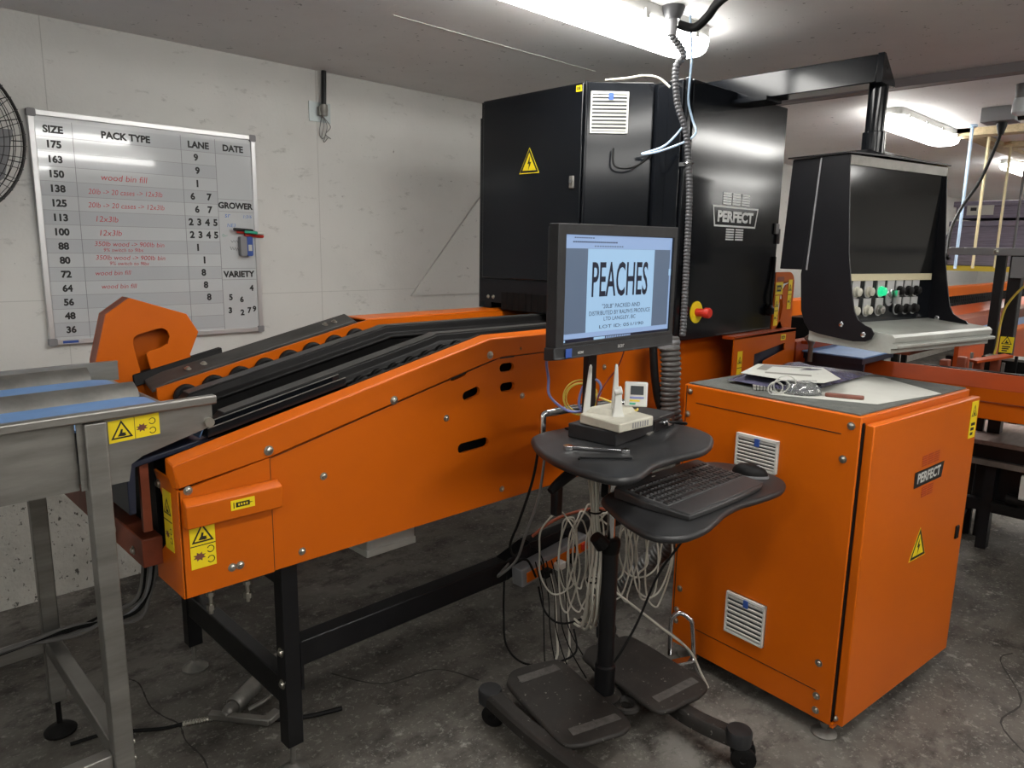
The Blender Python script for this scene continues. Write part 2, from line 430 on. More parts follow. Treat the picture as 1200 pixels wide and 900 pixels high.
# ------------------------------------------------------------------ the room
H = 2.43; WY = 3.565
struct(MB().box((-4, -5, -.12), (15, 4, 0)).build('floor', floorm, loc=(0, 0, 0)))
struct(MB().box((-4, -5, H), (15, 4, H+.1)).build('ceiling', ceilm, loc=(0, 0, H)))
struct(MB().box((-4, WY, 0), (15, WY+.12, H)).build('wall_left', wallm, loc=(0, WY, 0)))
struct(MB().box((14.8, -5, 0), (15, WY, H)).build('wall_far', wallm, loc=(14.8, 0, 0)))
struct(MB().box((-4, -5.12, 0), (15, -5, H)).build('wall_right', wallm, loc=(0, -5, 0)))
struct(MB().box((-4.12, -5, 0), (-4, WY, H)).build('wall_near', wallm, loc=(-4, 0, 0)))
# pitted concrete kerb under the plywood
struct(MB().box((-4, WY-.018, 0), (14.8, WY+.02, .62)).build('baseboard_left', kerbm, loc=(0, WY, 0)))
# plywood joints and the diagonal white flashing beside the black cabinet
mb = MB()
for x in (-.45, .82, 2.04, 3.26): mb.box((x-.0015, WY-.0012, .62), (x+.0015, WY+.01, H))
mb.box((-4, WY-.0012, 1.30), (6, WY+.01, 1.303))
struct(mb.build('trim_1', mat('joint_line_paint', (.50, .495, .47), .7), loc=(0, WY, 1)))
struct(MB().prism([(2.63, 1.26), (3.5, 1.26), (3.5, 1.98), (3.38, 1.98), (3.17, 1.86)], 'XZ', WY-.012, WY).build('trim_2', wallm, loc=(2.9, WY, 1.3)))
# caulked board joint on the ceiling
mb = MB(); mb.bar((1.78, 2.51, H-.001), (3.00, 2.51, H-.001), .007, .003)
struct(mb.build('trim_3', white, loc=(2, 2.4, H)))
# open hatch framing of pale wood in the ceiling
mb = MB(); mb.box((6.02, .2, H-.05), (6.16, 1.72, H)); mb.box((6.02, 1.60, H-.03), (8.6, 1.72, H)); mb.box((6.9, .2, H-.04), (7.02, 1.6, H))
struct(mb.build('trim_4', woodp, loc=(6.5, 1, H)))

# hairline cracks in the concrete
mb = MB()
for P_ in ([(.70, 2.66), (.716, 2.60), (.70, 2.45), (.712, 2.36), (.735, 2.28), (.72, 2.18), (.728, 2.06), (.70, 1.9), (.71, 1.7)], [(2.6, .30), (2.75, .42), (2.95, .40), (3.2, .52), (3.3, .50)], [(1.25, 2.2), (1.35, 2.02), (1.55, 1.96), (1.62, 1.80)]):
    P_ = [p.to_2d() for p in cr([(a, b, 0) for a, b in P_], 5)]
    for a, b in zip(P_, P_[1:]): d = (b-a).normalized()*.5; n_ = Vector((-d.y, d.x))*.008*random.uniform(.4, 1); mb.add([(a.x-n_.x, a.y-n_.y, .0006), (b.x-n_.x, b.y-n_.y, .0006), (b.x+n_.x, b.y+n_.y, .0006), (a.x+n_.x, a.y+n_.y, .0006)], [(0, 1, 2, 3)])
struct(mb.build('trim_5', mat('crack_dirt', (.03, .027, .024), .9), loc=(1, 2, 0)))
# ceiling lamps
def lamp(loc, label, L=1.26):
    t = thing('ceiling_light', label, 'light', loc, 'vapour-proof strip lights on the ceiling')
    x, y, z = loc
    mb = MB(); mb.prism(rrect(x-L/2, y-.100, x+L/2, y+.100, .06), 'XY', z-.045, z)
    mb.build('housing', lampb, t, bevel=.006)
    mb = MB()
    rows = []
    for dz, k in ((-.045, 1.0), (-.068, .98), (-.086, .86), (-.093, .6)):
        rows.append([(x+px, y+py, z+dz) for px, py in rrect(-L/2-.01, -.104*k, L/2+.01, .104*k, .08*k, 6)])
    mb.ring(rows); mb.build('diffuser', lampm, t)
    for k in range(4):
        for sg in (-1, 1):
            mb = MB(); xx = x-L/2+.14+k*(L-.28)/3
            mb.box((xx-.012, y+sg*.106-.005, z-.062), (xx+.012, y+sg*.106+.005, z-.03)); mb.build('clip', lampb, t)
    return t
l0 = lamp((2.13, 1.79, H), 'long white strip light on the ceiling above the black cabinet')
l1 = dup(l0, (5.52, 1.79, H), 'bright strip light on the ceiling behind the console arm')
l2 = dup(l0, (8.7, 1.79, H), 'distant strip light at the edge, over the stacked crates')
unseen = 'white strip light on the ceiling over the aisle, out of view'
for x, y in ((-1.6, 1.79), (-1.4, .28), (1.5, .28), (5.35, .28), (9.0, .28), (.05, -1.25), (2.2, -1.25), (5.0, -1.25), (8.1, -1.25), (1.6, -2.8), (6.0, -2.8), (10.8, -2.8), (11.9, 1.79), (12.2, .28)):  # last two are unseen lamps added to brighten the far wall
    dup(l0, (x, y, H), unseen)

# ------------------------------------------------------------------ orange infeed conveyor
FY = 1.75                                        # its front face
t = thing('infeed_conveyor', 'orange fruit infeed conveyor with black belts, rising towards the black cabinet', 'conveyor', (1.6, 2.15, 0))
def top(x): return 1.031+(x-.59)*.2245 if x < 1.60 else 1.258
holes = [oval(1.473, 1.155, .075, .030, .22), oval(1.530, 1.085, .075, .030, .22), oval(1.688, 1.155, .068, .030), oval(1.692, 1.088, .068, .030), oval(1.541, .910, .135, .034, .03)]
pts = [(.606, .689), (3.50, .689), (3.50, 1.19), (1.655, 1.19), (.83, 1.000), (.606, .95)]
MB().prism(pts, 'XZ', FY, FY+.012, 0, [h[::-1] for h in holes]).build('side_panel', orange, t)
mb = MB()                                        # seams of the panel
mb.box((.834, FY-.0008, .69), (.8355, FY+.002, 1.0))
mb.bar((.62, FY, .955), (.835, FY, 1.003), .002, .002)
mb.bar((.835, FY, 1.0), (1.652, FY, 1.190), .002, .0014); mb.bar((1.652, FY, 1.19), (2.55, FY, 1.19), .002, .0014)
mb.bar((1.445, FY-.0005, 1.143), (1.505, FY-.0005, 1.157), .003, .006); mb.bar((1.655, FY-.0005, 1.190), (1.72, FY-.0005, 1.190), .003, .006)
mb.build('panel_seam', inkb, t)
# upper guard strip with the folded lip
mb = MB()
rows = []
for x, zb in ((.588, .970), (.835, 1.006), (1.605, 1.184), (1.66, 1.193), (3.50, 1.193)):
    zt = top(x); rows.append([(x+(.012 if x < .6 else 0), FY-.008, zb), (x, FY-.008, zt), (x, FY+.040, zt+.010), (x, FY+.040, zt-.03), (x, FY+.004, zb)])
mb.ring(rows); mb.build('top_guard', orange, t, bevel=.004)
# end cover: face, flange, hood
mb = MB(); mb.prism([(.600, .688), (.832, .688), (.832, 1.004), (.600, .963)], 'XZ', FY-.004, FY+.006); mb.build('end_cover', orange, t)
mb = MB(); mb.prism([(1.746, .688), (1.925, .688), (1.925, .74), (1.85, .80), (1.85, .93), (1.90, .985), (1.80, .985), (1.746, .965)], 'YZ', .597, .603)
mb.build('end_flange', orange, t)
mb = MB()
mb.ring([[(x, FY-.004, .945), (x, FY-.030, .930), (x, FY-.030, .872), (x, FY-.004, .872)] for x in (.606, .852)])
h_ = mb.build('hood', orange, t, bevel=.003)
sticker(t, (.713, FY-.0305, .895), (1, 0, .0), (0, 0, 1), (0, -1, 0), .062, .026, 'plate', 'data_sticker')
sticker(t, (.618, FY-.0045, .758), (1, 0, 0), (0, 0, 1), (0, -1, 0), .062, .118, 'tall')
sticker(t, (.597, 1.845, .795), (0, -1, 0), (0, 0, 1), (-1, 0, 0), .055, .155, 'tall')
for x, z in ((.829, 1.025), (1.222, 1.105), (1.603, 1.205)): bolt(t, (x, FY-.008, z), (0, -1, 0), .009)
for x, z in ((.989, .920), (.776, .892), (1.426, 1.019), (1.764, 1.047), (1.745, 1.215), (.719, .735), (.740, .735), (.916, .72), (1.673, .73), (2.212, 1.103), (.622, .962)): bolt(t, (x, FY-.004 if x < .84 else FY, z), (0, -1, 0), .0075)
bolt(t, (.597, 1.87, .955), (-1, 0, 0), .008)
bolt(t, (.597, 1.895, .765), (-1, 0, 0), .008)
# far side wall and its flat top flange
mb = MB(); mb.prism([(.62, .689), (3.50, .689), (3.50, 1.262), (1.62, 1.262), (.62, 1.03)], 'XZ', 2.600, 2.612)
mb.build('far_panel', orange, t)
mb = MB(); mb.prism([(1.60, 1.258), (2.52, 1.262), (2.52, 1.270), (1.60, 1.266)], 'XZ', 2.47, 2.62)
mb.build('top_flange', orange, t, bevel=.003)
mb = MB()                                        # inner orange strip behind the roller discs
mb.prism([(.80, .98), (1.60, 1.16), (2.5, 1.2), (2.5, 1.262), (1.60, 1.262), (.80, 1.085)], 'XZ', 2.455, 2.465)
mb.build('lane_side', orange, t)
# bed under the belts, end box
mb = MB(); mb.prism([(.66, .75), (3.4, .75), (3.4, 1.19), (1.58, 1.19), (.66, .97)], 'XZ', FY+.05, 2.59); mb.build('bed', matte, t)
mb = MB(); mb.prism([(.515, 1.012), (.530, 1.030), (.74, 1.066), (.74, 1.052), (.535, 1.016), (.530, .90), (.515, .90)], 'XZ', 1.835, 2.58); mb.build('nose_guard', navy, t, bevel=.003)
mb = MB(); mb.box((.61, 1.94, .74), (.66, 2.55, 1.02)); mb.build('nose_block', rubber, t)
mb = MB(); mb.box((.552, 1.86, .84), (.572, 1.875, 1.015)); mb.build('nose_strut', rust, t)
# rails (rubber ledges between the lanes)
def railz(x, z0=0): return (1.26-(1.52-x)*.222 if x < 1.52 else 1.262+.0*(x))+z0
def rail(y, wt, wb, x0, x1, dz, h, m_, name='lane_rail', tm=None):
    rows = []
    xs = [x0, x0+.03]+[x for x in (1.0, 1.25, 1.49, 1.52, 1.56) if x0+.05 < x < x1-.02]+[x1]
    for i, x in enumerate(xs):
        z = railz(x, dz)-(.02 if i == 0 else 0)
        rows.append([(x, y-wb*.42, z-h), (x, y-wb*.42, z-.042), (x, y-wb*.60, z-.038), (x, y-wb*.60, z-.030), (x, y-wt*.62, z-.022), (x, y-wt/2, z), (x, y+wt/2, z), (x, y+wt*.62, z-.022), (x, y+wb*.5, z-.03), (x, y+wb*.42, z-h)])
    mb = MB(); mb.ring(rows)
    ob = mb.build(name, m_, t, bevel=.004)
    mb = MB(); rows = [[(x, y-wt*.46, railz(x, dz)+.001), (x, y+wt*.46, railz(x, dz)+.001), (x, y+wt*.46, railz(x, dz)+.004), (x, y-wt*.46, railz(x, dz)+.004)] for x in xs[1:]]
    mb.ring(rows); mb.build('worn_top', belt, ob)
    return ob
rail(1.935, .050, .090, .76, 3.2, .0, .10, rubber)
rail(2.235, .050, .090, .78, 3.2, .0, .10, rubber)
mb = MB()                                        # far ledge, bolted, stops short of the flange
mb.ring([[(x, 2.50, z), (x, 2.575, z+.022), (x, 2.575, z+.012), (x, 2.50, z-.012)] for x, z in ((.80, 1.075), (.86, 1.098), (1.57, 1.258), (1.60, 1.240))])
fl = mb.build('far_ledge', belt, t, bevel=.002)
for x in (.93, .985, 1.46, 1.50): bolt(fl, (x, 2.535, 1.098+(x-.86)*.2254+.012), (0, -.28, 1), .008)
mb = MB(); mb.ring([[(x, 2.575, z-.03), (x, 2.585, z+.01), (x, 2.612, z+.01), (x, 2.612, z-.03)] for x, z in ((.77, 1.105), (1.072, 1.172))])
mb.build('far_channel', rubber, t, bevel=.003)
mb = MB()                                        # near channel, an open U of black plastic
for y0, y1, a, b in ((1.800, 1.804, 0, .026), (1.838, 1.842, 0, .030), (1.800, 1.842, 0, .004)):
    mb.ring([[(x, y0, z+a), (x, y1, z+a), (x, y1, z+b), (x, y0, z+b)] for x, z in ((.70, 1.066), (1.097, 1.152))])
nc = mb.build('near_channel', black, t)
mb = MB()
for y0, b in ((1.800, .026), (1.838, .030)): mb.ring([[(x, y0, z+b), (x, y0+.004, z+b), (x, y0+.004, z+b+.0015), (x, y0, z+b+.0015)] for x, z in ((.70, 1.066), (1.097, 1.152))])
mb.build('worn_edge', steeld, nc)
mb = MB(); mb.ring([[(x, 1.792, z), (x, 1.80, z+.004), (x, 1.80, z+.010), (x, 1.792, z+.008)] for x, z in ((1.10, 1.146), (1.60, 1.258))])
mb.build('near_ledge', rubber, t)
# drive belts in the two lanes
for y in (2.07, 2.36):
    mb = MB(); rows = []
    for x in (.82, 1.0, 1.25, 1.5, 1.55, 3.2):
        z = railz(x, -.105); rows.append([(x, y-.055, z), (x, y+.055, z), (x, y+.055, z+.012), (x, y-.055, z+.012)])
    mb.ring(rows); mb.build('lane_belt', rubber, t)
for k in range(9):                               # roller discs along the far lane
    x = .885+k*.093; z = railz(x, -.068)
    mb = MB(); mb.lathe((x, 2.425, z), (0, 1, 0), [(0, .02), (0, .034), (.006, .041), (.020, .041), (.026, .034), (.026, .012)], 24)
    mb.build('roller_disc', rubber, t)
for k in range(7):                               # finned carriers in the near lane
    x = 1.18+k*.062; z = railz(x, -.03)
    mb = MB(); mb.lathe((x, 1.815, z-.015), (0, 1, 0), [(0, .01), (0, .026), (.008, .03), (.008, .022), (.02, .022), (.02, .03), (.028, .03), (.028, .022), (.04, .022), (.04, .03), (.048, .026)], 16)
    mb.build('carrier', rubber, t)
# tall hook guard at the far inlet corner
ho = [(.64, .95), (.665, 1.17), (.704, 1.318), (.778, 1.37), (.958, 1.308), (.995, 1.243), (.962, 1.168), (.98, .98)]
hk = [(.780, 1.218), (.783, 1.236), (.793, 1.246), (.859, 1.263), (.878, 1.263), (.891, 1.254), (.897, 1.235), (.889, 1.210), (.873, 1.201), (.828, 1.190), (.818, 1.180), (.830, 1.125), (.835, 1.02), (.812, 1.02)]
gm = MB(); gm.prism(ho, 'XZ', 2.590, 2.598, 0, [hk[::-1]]); g = gm.build('hook_guard', orange, t, bevel=.0015)
gm = MB()
for (x0, z0), (x1, z1) in zip(ho[:5], ho[1:6]):
    gm.ring([[(x0, 2.598, z0), (x1, 2.598, z1), (x1*.996+.003, 2.598, z1-.004), (x0*.996+.003, 2.598, z0-.004)], [(x0, 2.66, z0), (x1, 2.66, z1), (x1*.996+.003, 2.66, z1-.004), (x0*.996+.003, 2.66, z0-.004)]])
gm.build('guard_rim', rust, g)
gm = MB(); gm.prism(ho, 'XZ', 2.652, 2.660); gm.build('guard_back', orange, g)
# cross beam below the stainless table and its bracket
mb = MB(); mb.bar((.575, 1.88, .775), (.575, 2.80, .775), .05, .075)
mb.build('inlet_beam', rust, t, bevel=.003)
mb = MB(); mb.prism([(2.10, .69), (2.18, .70), (2.17, .86), (2.12, .86)], 'YZ', .543, .549)
mb.build('inlet_bracket', rust, t)
for p in ((.549, 2.10, .78), (.549, 1.95, .765)): bolt(t, p, (-1, 0, 0), .008)
# black stand
sx0, sx1 = .876, .926
for nm, x, y in (('leg', .876, 1.80), ('leg', .876, 2.548), ('leg', 3.30, 1.80), ('leg', 3.30, 2.548)):
    mb = MB(); mb.box((x, y, .10), (x+.05, y+.05, .75)); lg = mb.build(nm, blackm, t, bevel=.003)
    mb = MB(); mb.lathe((x+.025, y+.025, 0), (0, 0, 1), [(0, .045), (.006, .046), (.018, .03), (.028, .012), (.03, .008), (.10, .008)], 20)
    mb.build('levelling_foot', steeld, lg)
bl = [(sx0, 1.812, .40), (sx0, 1.812, .30)]
for p in bl: bolt(t, (sx0, 1.822, p[2]), (-1, 0, 0), .010)
mb = MB(); mb.box((.880, 1.85, .225), (.924, 2.55, .312)); mb.build('stand_crossbar', blackm, t, bevel=.004)
mb = MB(); mb.box((.88, 1.85, .60), (.92, 2.55, .688)); mb.build('stand_crossbar', blackm, t, bevel=.004)
mb = MB(); mb.box((.926, 1.845, .315), (1.80, 1.905, .395)); mb.bar((1.79, 1.875, .352), (1.93, 1.875, .395), .06, .08); mb.box((1.92, 1.845, .355), (3.30, 1.905, .435))
mb.build('stand_rail', blackm, t, bevel=.004)
mb = MB(); mb.box((.926, 1.80, .27), (.934, 1.85, .42)); mb.build('rail_plate', blackm, t)
for x, y in ((.718, 1.90), (.823, 1.90)):
    mb = MB(); mb.cyl((x, y, .548), (x, y, .76), .006); mb.cyl((x, y, .560), (x, y, .575), .012, n=6); mb.cyl((x, y, .60), (x, y, .612), .012, n=6); mb.build('threaded_rod', boltm, t)

# white junction box under the belly
t2 = thing('junction_box', 'small white plastic junction box hanging under the orange conveyor belly', 'box', (1.45, 2.15, .46))
MB().box((1.35, 2.10, .475), (1.56, 2.24, .62)).build('body', white, t2, bevel=.006)
MB().box((1.347, 2.097, .455), (1.563, 2.243, .482)).build('lid', white, t2, bevel=.004)
mb = MB(); mb.cyl((1.36, 2.2, .56), (1.29, 2.2, .57), .018); mb.cyl((1.29, 2.2, .57), (1.27, 2.2, .72), .012); mb.build('cable_gland', greyp, t2)
MB().box((1.38, 2.12, .62), (1.53, 2.22, .7495)).build('hanger', blackm, t2)

# ------------------------------------------------------------------ black inspection cabinet on the conveyor
t = thing('inspection_cabinet', 'tall glossy black steel cabinet standing over the orange conveyor', 'cabinet', (2.85, 2.14, 1.268))
ZB, ZT = 1.268, 2.205
fp = [(2.345, 2.62), (2.345, 2.02), (2.54, 1.815), (2.54, 1.69), (3.355, 1.69), (3.355, 2.62)]
mb = MB(); mb.prism(fp, 'XY', 1.345, ZT-.006); mb.build('body', black, t)
mb = MB(); mb.box((2.60, 1.83, ZB), (3.34, 1.86, 1.345)); mb.box((2.36, 2.56, ZB), (3.34, 2.61, 1.345)); mb.build('base_frame', matte, t)
mb = MB(); mb.box((2.33, 2.005, 1.412), (2.344, 2.595, ZT-.004)); d = mb.build('door', black, t, bevel=.004)
sticker(d, (2.329, 2.354, 1.868), (0, -1, 0), (0, 0, 1), (-1, 0, 0), .120, .108, 'bolt')
mb = MB(); mb.box((2.322, 2.035, 1.795), (2.331, 2.060, 1.845)); lt = mb.build('latch', steeld, d, bevel=.003)
mb = MB(); mb.cyl((2.331, 2.047, 1.823), (2.318, 2.047, 1.823), .008); mb.build('keyhole', chrome, d)
mb = MB(); mb.prism([(0, 0), (.030, 0), (.030, .024), (0, .024)], ((2.3295, 2.040, 2.168), (0, -1, 0), (0, 0, 1), (-1, 0, 0)), 0, .001)
for k in range(2): mb.prism([(.006+.01*k, .006), (.012+.01*k, .006), (.012+.01*k, .018), (.006+.01*k, .018)], ((2.3283, 2.040, 2.168), (0, -1, 0), (0, 0, 1), (-1, 0, 0)), 0, .0003, 1)
mb.build('yellow_tag', [yellow, inkb], d, smooth=False)
mb = MB(); mb.box((2.336, 2.02, 1.30), (2.346, 2.61, 1.405)); mb.build('inlet_plate', matte, t)
for y in (2.52, 2.555): bolt(t, (2.336, y, 1.325), (-1, 0, 0), .006)
mb = MB()                                        # brush curtain: narrow hanging strips with slits
for k in range(22):
    y = 2.03+k*.0195; mb.box((2.326+.002*(k % 2), y, 1.272), (2.331+.002*(k % 2), y+.0185, 1.352))
mb.build('brush_curtain', rubber, t)
mb = MB(); mb.box((2.37, 2.62, ZB), (2.42, 2.66, 2.14)); mb.box((2.36, 2.62, 1.30), (2.375, 2.645, 2.10)); mb.build('rear_flange', black, t, bevel=.003)
# slanted corner panel
n45 = Vector((-1, -1, 0)).normalized(); u45 = Vector((1, -1, 0)).normalized()
a45 = Vector((2.334, 1.997, 0))
mb = MB(); mb.obox(a45+u45*.138+n45*-.004+Vector((0, 0, (1.30+ZT)/2)), u45*.133, n45*.006, Vector((0, 0, (ZT-1.30)/2-.003)))
cp = mb.build('corner_panel', black, t, bevel=.003)
vent(cp, a45+u45*.022+n45*.003+Vector((0, 0, 2.006)), u45, n45, .150, .158, slats=10)
mb = MB(); mb.cyl(a45+u45*.006+Vector((0, 0, 1.3)), a45+u45*.006+Vector((0, 0, ZT)), .006); mb.build('hinge_rod', black, t)
# forward box with the emblem door
mb = MB(); mb.box((2.53, 1.672, 1.19), (3.355, 1.738, 2.2)); mb.build('front_box', black, t, bevel=.003)
mb = MB(); mb.box((2.575, 1.652, 1.186), (3.362, 1.672, 2.203)); d = mb.build('front_door', black, t, bevel=.004)
mb = MB(); mb.box((2.540, 1.656, 1.19), (2.570, 1.672, 2.205)); mb.build('door_strip', black, t, bevel=.004)
silver = mat('silver_print', (.62, .63, .62), .35, metal=.3)
logo(d, (2.957, 1.651, 1.698), (1, 0, 0), (0, 0, 1), (0, -1, 0), .39, [silver])
mb = MB(); mb.lathe((2.685, 1.652, 1.300), (0, -1, 0), [(0, .046), (.004, .046), (.005, .018)], 28); es = lab(mb.build('emergency_stop', yellow, d), 'yellow disc with a red mushroom button')
mb = MB(); mb.lathe((2.685, 1.648, 1.300), (0, -1, 0), [(0, .017), (.04, .017), (.041, .022), (.058, .022), (.064, .018)], 24); mb.build('red_button', redp, es)
mb = MB(); mb.box((3.315, 1.640, 1.635), (3.350, 1.652, 1.685)); mb.box((3.345, 1.636, 1.59), (3.358, 1.652, 1.66)); mb.build('door_latch', greyp, d, bevel=.004)
mb = MB(); mb.tube(cr([(3.335, 1.645, 1.53), (3.325, 1.64, 1.42), (3.31, 1.635, 1.34), (3.33, 1.64, 1.29)], 6), .008, 8); mb.lathe((3.31, 1.64, 1.255), (0, 0, 1), [(0, .01), (.01, .024), (.035, .024), (.05, .01)], 14); mb.build('door_stay', rubber, d)
mb = MB(); mb.box((2.60, 1.75, 2.203), (3.34, 2.60, 2.211)); mb.build('roof_plate', black, t, bevel=.002)

# ------------------------------------------------------------------ console on its swivel arm
aU = R(-12)
MC = Matrix.Translation((2.96, 1.01, 0)) @ Matrix.Rotation(aU, 4, 'Z')
t = thing('control_console', 'black operator console with dark screen hanging from a swivel arm', 'console', (2.98, 1.12, 1.2))
mb = MB()
mb.ring([[(2.90, y, 2.165), (2.90, y, 2.262), (2.915, y, 2.262), (3.00, y, 2.195), (3.00, y, 2.165)] for y in (1.10, 2.10)])
arm = mb.build('arm', black, t, bevel=.003)
mb = MB(); mb.prism([(2.898, 2.163), (2.898, 2.265), (2.915, 2.265), (3.03, 2.180), (3.03, 2.163)], 'XZ', 1.078, 1.10); mb.lathe((2.945, 1.078, 2.215), (0, -1, 0), [(0, .007), (.002, .007)], 12)
mb.build('arm_end_cap', black, arm, bevel=.002)
mb = MB(); mb.box((2.86, 1.50, 2.150), (2.99, 2.12, 2.166)); mb.build('arm_foot', black, t)
mb = MB(); mb.box((2.80, 1.95, 2.211), (3.10, 2.15, 2.22)); mb.build('arm_base_plate', black, t)
px, py = 2.985, 1.118
mb = MB(); mb.cyl((px, py, 1.93), (px, py, 2.18), .034, n=28); mb.build('post', black, t)
mb = MB(); mb.lathe((px, py, 1.915), (0, 0, 1), [(0, .041), (.085, .041), (.088, .036)], 28); mb.build('post_collar', black, t)
pl = [(.065, 1.905), (.030, 1.55), (.011, 1.451), (-.003, 1.39), (-.014, 1.345), (-.032, 1.315), (-.06, 1.298), (-.085, 1.290), (-.098, 1.272), (-.090, 1.250), (-.068, 1.240), (-.02, 1.235), (.123, 1.248), (.165, 1.256), (.190, 1.285), (.210, 1.33), (.225, 1.47), (.175, 1.905)]
for u0, nm in ((-.205, 'side_plate'), (.452, 'side_plate')):
    mb = MB(MC); mb.prism(pl, 'YZ', u0, u0+.006); sp = mb.build(nm, matte, t, bevel=.0012)
    for v, z in ((.031, 1.293), (-.060, 1.264)):
        mb = MB(MC); mb.lathe((u0, v, z), (-1, 0, 0), [(0, .010), (.004, .010), (.006, .006)], 12); mb.build('screw', chrome, sp)
mb = MB(MC); mb.prism([(.10, 1.902), (.31, 1.905), (.33, 1.487), (.19, 1.487)], 'YZ', -.198, .445); mb.build('rear_housing', matte, t, bevel=.003)
mb = MB(MC); mb.bar((-.206, .178, 1.90), (-.206, .200, 1.487), .004, .006, upv=(0, 1, 0)); mb.build('edge_strip', greyp, t)
mb = MB(MC)                                      # roof with a low ridge under the post
mb.ring([[(-.215, v, 1.907), (-.215, v, 1.912), (.02, v, z), (.465, v, 1.912), (.465, v, 1.907), (.02, v, z-.006)] for v, z in ((.055, 1.916), (.11, 1.945), (.20, 1.945), (.32, 1.92))])
mb.build('roof', matte, t)
mb = MB(MC); mb.box((-.195, .070, 1.475), (.428, .078, 1.868)); lab(mb.build('screen', glassd, t), 'dark dusty glass screen')
mb = MB(MC); mb.box((-.198, .062, 1.868), (.452, .074, 1.902)); mb.build('screen_top_strip', steeld, t)
mb = MB(MC); mb.box((-.195, .060, 1.450), (.426, .070, 1.476)); mb.build('cream_strip', mat('cream_strip_paint', (.58, .52, .34), .5), t)
mb = MB(MC); mb.box((.43, .072, 1.47), (.452, .082, 1.87)); mb.box((-.198, .068, 1.29), (.452, .076, 1.45)); mb.build('button_panel', black, t)
us = (-.085, -.004, .078, .145, .205, .266, .323)
for r_, z in enumerate((1.408, 1.336)):
    for i, u_ in enumerate(us):
        if r_ == 1 and i == 3: continue
        wd = .024; drop = .035 if i == 3 else 0
        mb = MB(MC); mb.prism([(u_-wd, z+.046), (u_-wd, z-drop)]+[(u_+wd*math.cos(a), z-drop+wd*math.sin(a)) for a in [PI+PI*k/10 for k in range(1, 10)]]+[(u_+wd, z-drop), (u_+wd, z+.046)], 'XZ', .064, .068)
        pt_ = mb.build('button_plate', [alu], t)
        mb = MB(MC); dk = i > 3
        prof = [(0, .020), (.006, .020), (.008, .016), (.018, .016), (.021, .012)]
        if i == 3:
            mb.lathe((u_, .064, z-.012), (0, -1, 0), prof[:3], 18); mb.obox((u_, .045, z-.022), (.006, 0, 0), (0, .014, 0), (0, 0, .026))
            mb.build('selector_switch', chrome, pt_)
        else:
            mb.lathe((u_, .064, z), (0, -1, 0), prof, 18)
            b_ = mb.build('push_button', greenl if (i == 2 and r_ == 0) else (rubber if dk else cream if i < 2 else steeld), pt_)
            if i == 2 and r_ == 0: lab(b_, 'lit green push button')
mb = MB(MC)                                      # sheet-metal writing shelf
mb.prism([(-.155, 1.272), (-.165, 1.262), (-.165, 1.245), (-.16, 1.245), (-.16, 1.240), (-.18, 1.236), (-.18, 1.226), (-.155, 1.222), (-.155, 1.205), (.18, 1.215), (.18, 1.290), (.07, 1.290)], 'YZ', -.185, .50)
mb.build('shelf', mat('pale_grey_shelf', (.36, .37, .34), .42, noise=(5, .2), metal=.2), t, bevel=.0015)

# ------------------------------------------------------------------ orange electrical cabinet
CA = R(-5.87)
MK = Matrix.Translation((2.222, .783, 0)) @ Matrix.Rotation(CA, 4, 'Z')
t = thing('electrical_cabinet', 'waist-high orange electrical cabinet with papers and a mat on top', 'cabinet', (2.65, 1.07, 0))
mb = MB(MK); mb.box((0, 0, .055), (.80, .655, 1.074)); mb.build('body', orange, t, bevel=.004)
mb = MB(MK); mb.box((.03, .01, .045), (.79, .62, .06)); mb.build('plinth', blackm, t)
mb = MB(MK); mb.box((-.0012, .058, 1.0105), (.002, .60, 1.0130)); mb.box((-.0012, .056, .152), (.002, .54, .1545)); mb.box((-.0012, .642, .06), (.003, .645, 1.07)); mb.build('panel_seam', inkb, t)
mb = MB(MK); mb.box((.004, -.004, .07), (.016, .002, 1.055)); mb.build('door_gasket', rubber, t)
mb = MB(MK); mb.box((.014, -.034, .062), (.808, -.004, 1.052)); d = mb.build('door', orange, t, bevel=.004)
mb = MB(MK); mb.box((.0, -.012, .052), (.80, 0, .066)); mb.build('door_sill', orange, t)
vent(t, (0, .415, .832), (0, -1, 0), (-1, 0, 0), .157, .112, MK)
vent(t, (0, .407, .213), (0, -1, 0), (-1, 0, 0), .154, .152, MK)
for y, z in ((.63, 1.05), (.635, .965), (.03, 1.042), (.045, .935), (.62, .285), (.628, .195), (.63, .150), (.055, .250), (.052, .135), (.05, .085)): bolt(t, (0, y, z), (-1, 0, 0), .0085, M=MK)
bolt(t, (.012, -.012, .085), (0, -1, 0), .008, M=MK)
sticker(d, (.735, -.0345, .905), (1, 0, 0), (0, 0, 1), (0, -1, 0), .058, .135, 'text', M=MK)
sticker(d, (.362, -.0345, .532), (1, 0, 0), (0, 0, 1), (0, -1, 0), .125, .110, 'bolt', M=MK)
logo(d, (.440, -.0345, .828), (1, 0, .02), (0, 0, 1), (0, -1, 0), .225, [paper, inkb, mat('dark_orange_print', (.40, .05, .01), .5)], box=False, M=MK)
mb = MB(MK); mb.box((.735, -.040, .525), (.762, -.033, .575)); mb.build('door_lock', rubber, d, bevel=.003)
for x, y in ((.03, .03), (.76, .05), (.05, .60), (.76, .60)):
    mb = MB(MK); mb.lathe((x, y, 0), (0, 0, 1), [(0, .040), (.005, .041), (.014, .022), (.018, .009), (.030, .009), (.030, .014), (.042, .014), (.042, .009), (.056, .009)], 20)
    mb.build('levelling_foot', steeld, t)
tag(MB(MK).box((.012, .012, 1.0745), (.795, .645, 1.079)).build('anti_slip_mat', matg), 'dark grey green ribbed mat lying on the orange cabinet', 'mat')

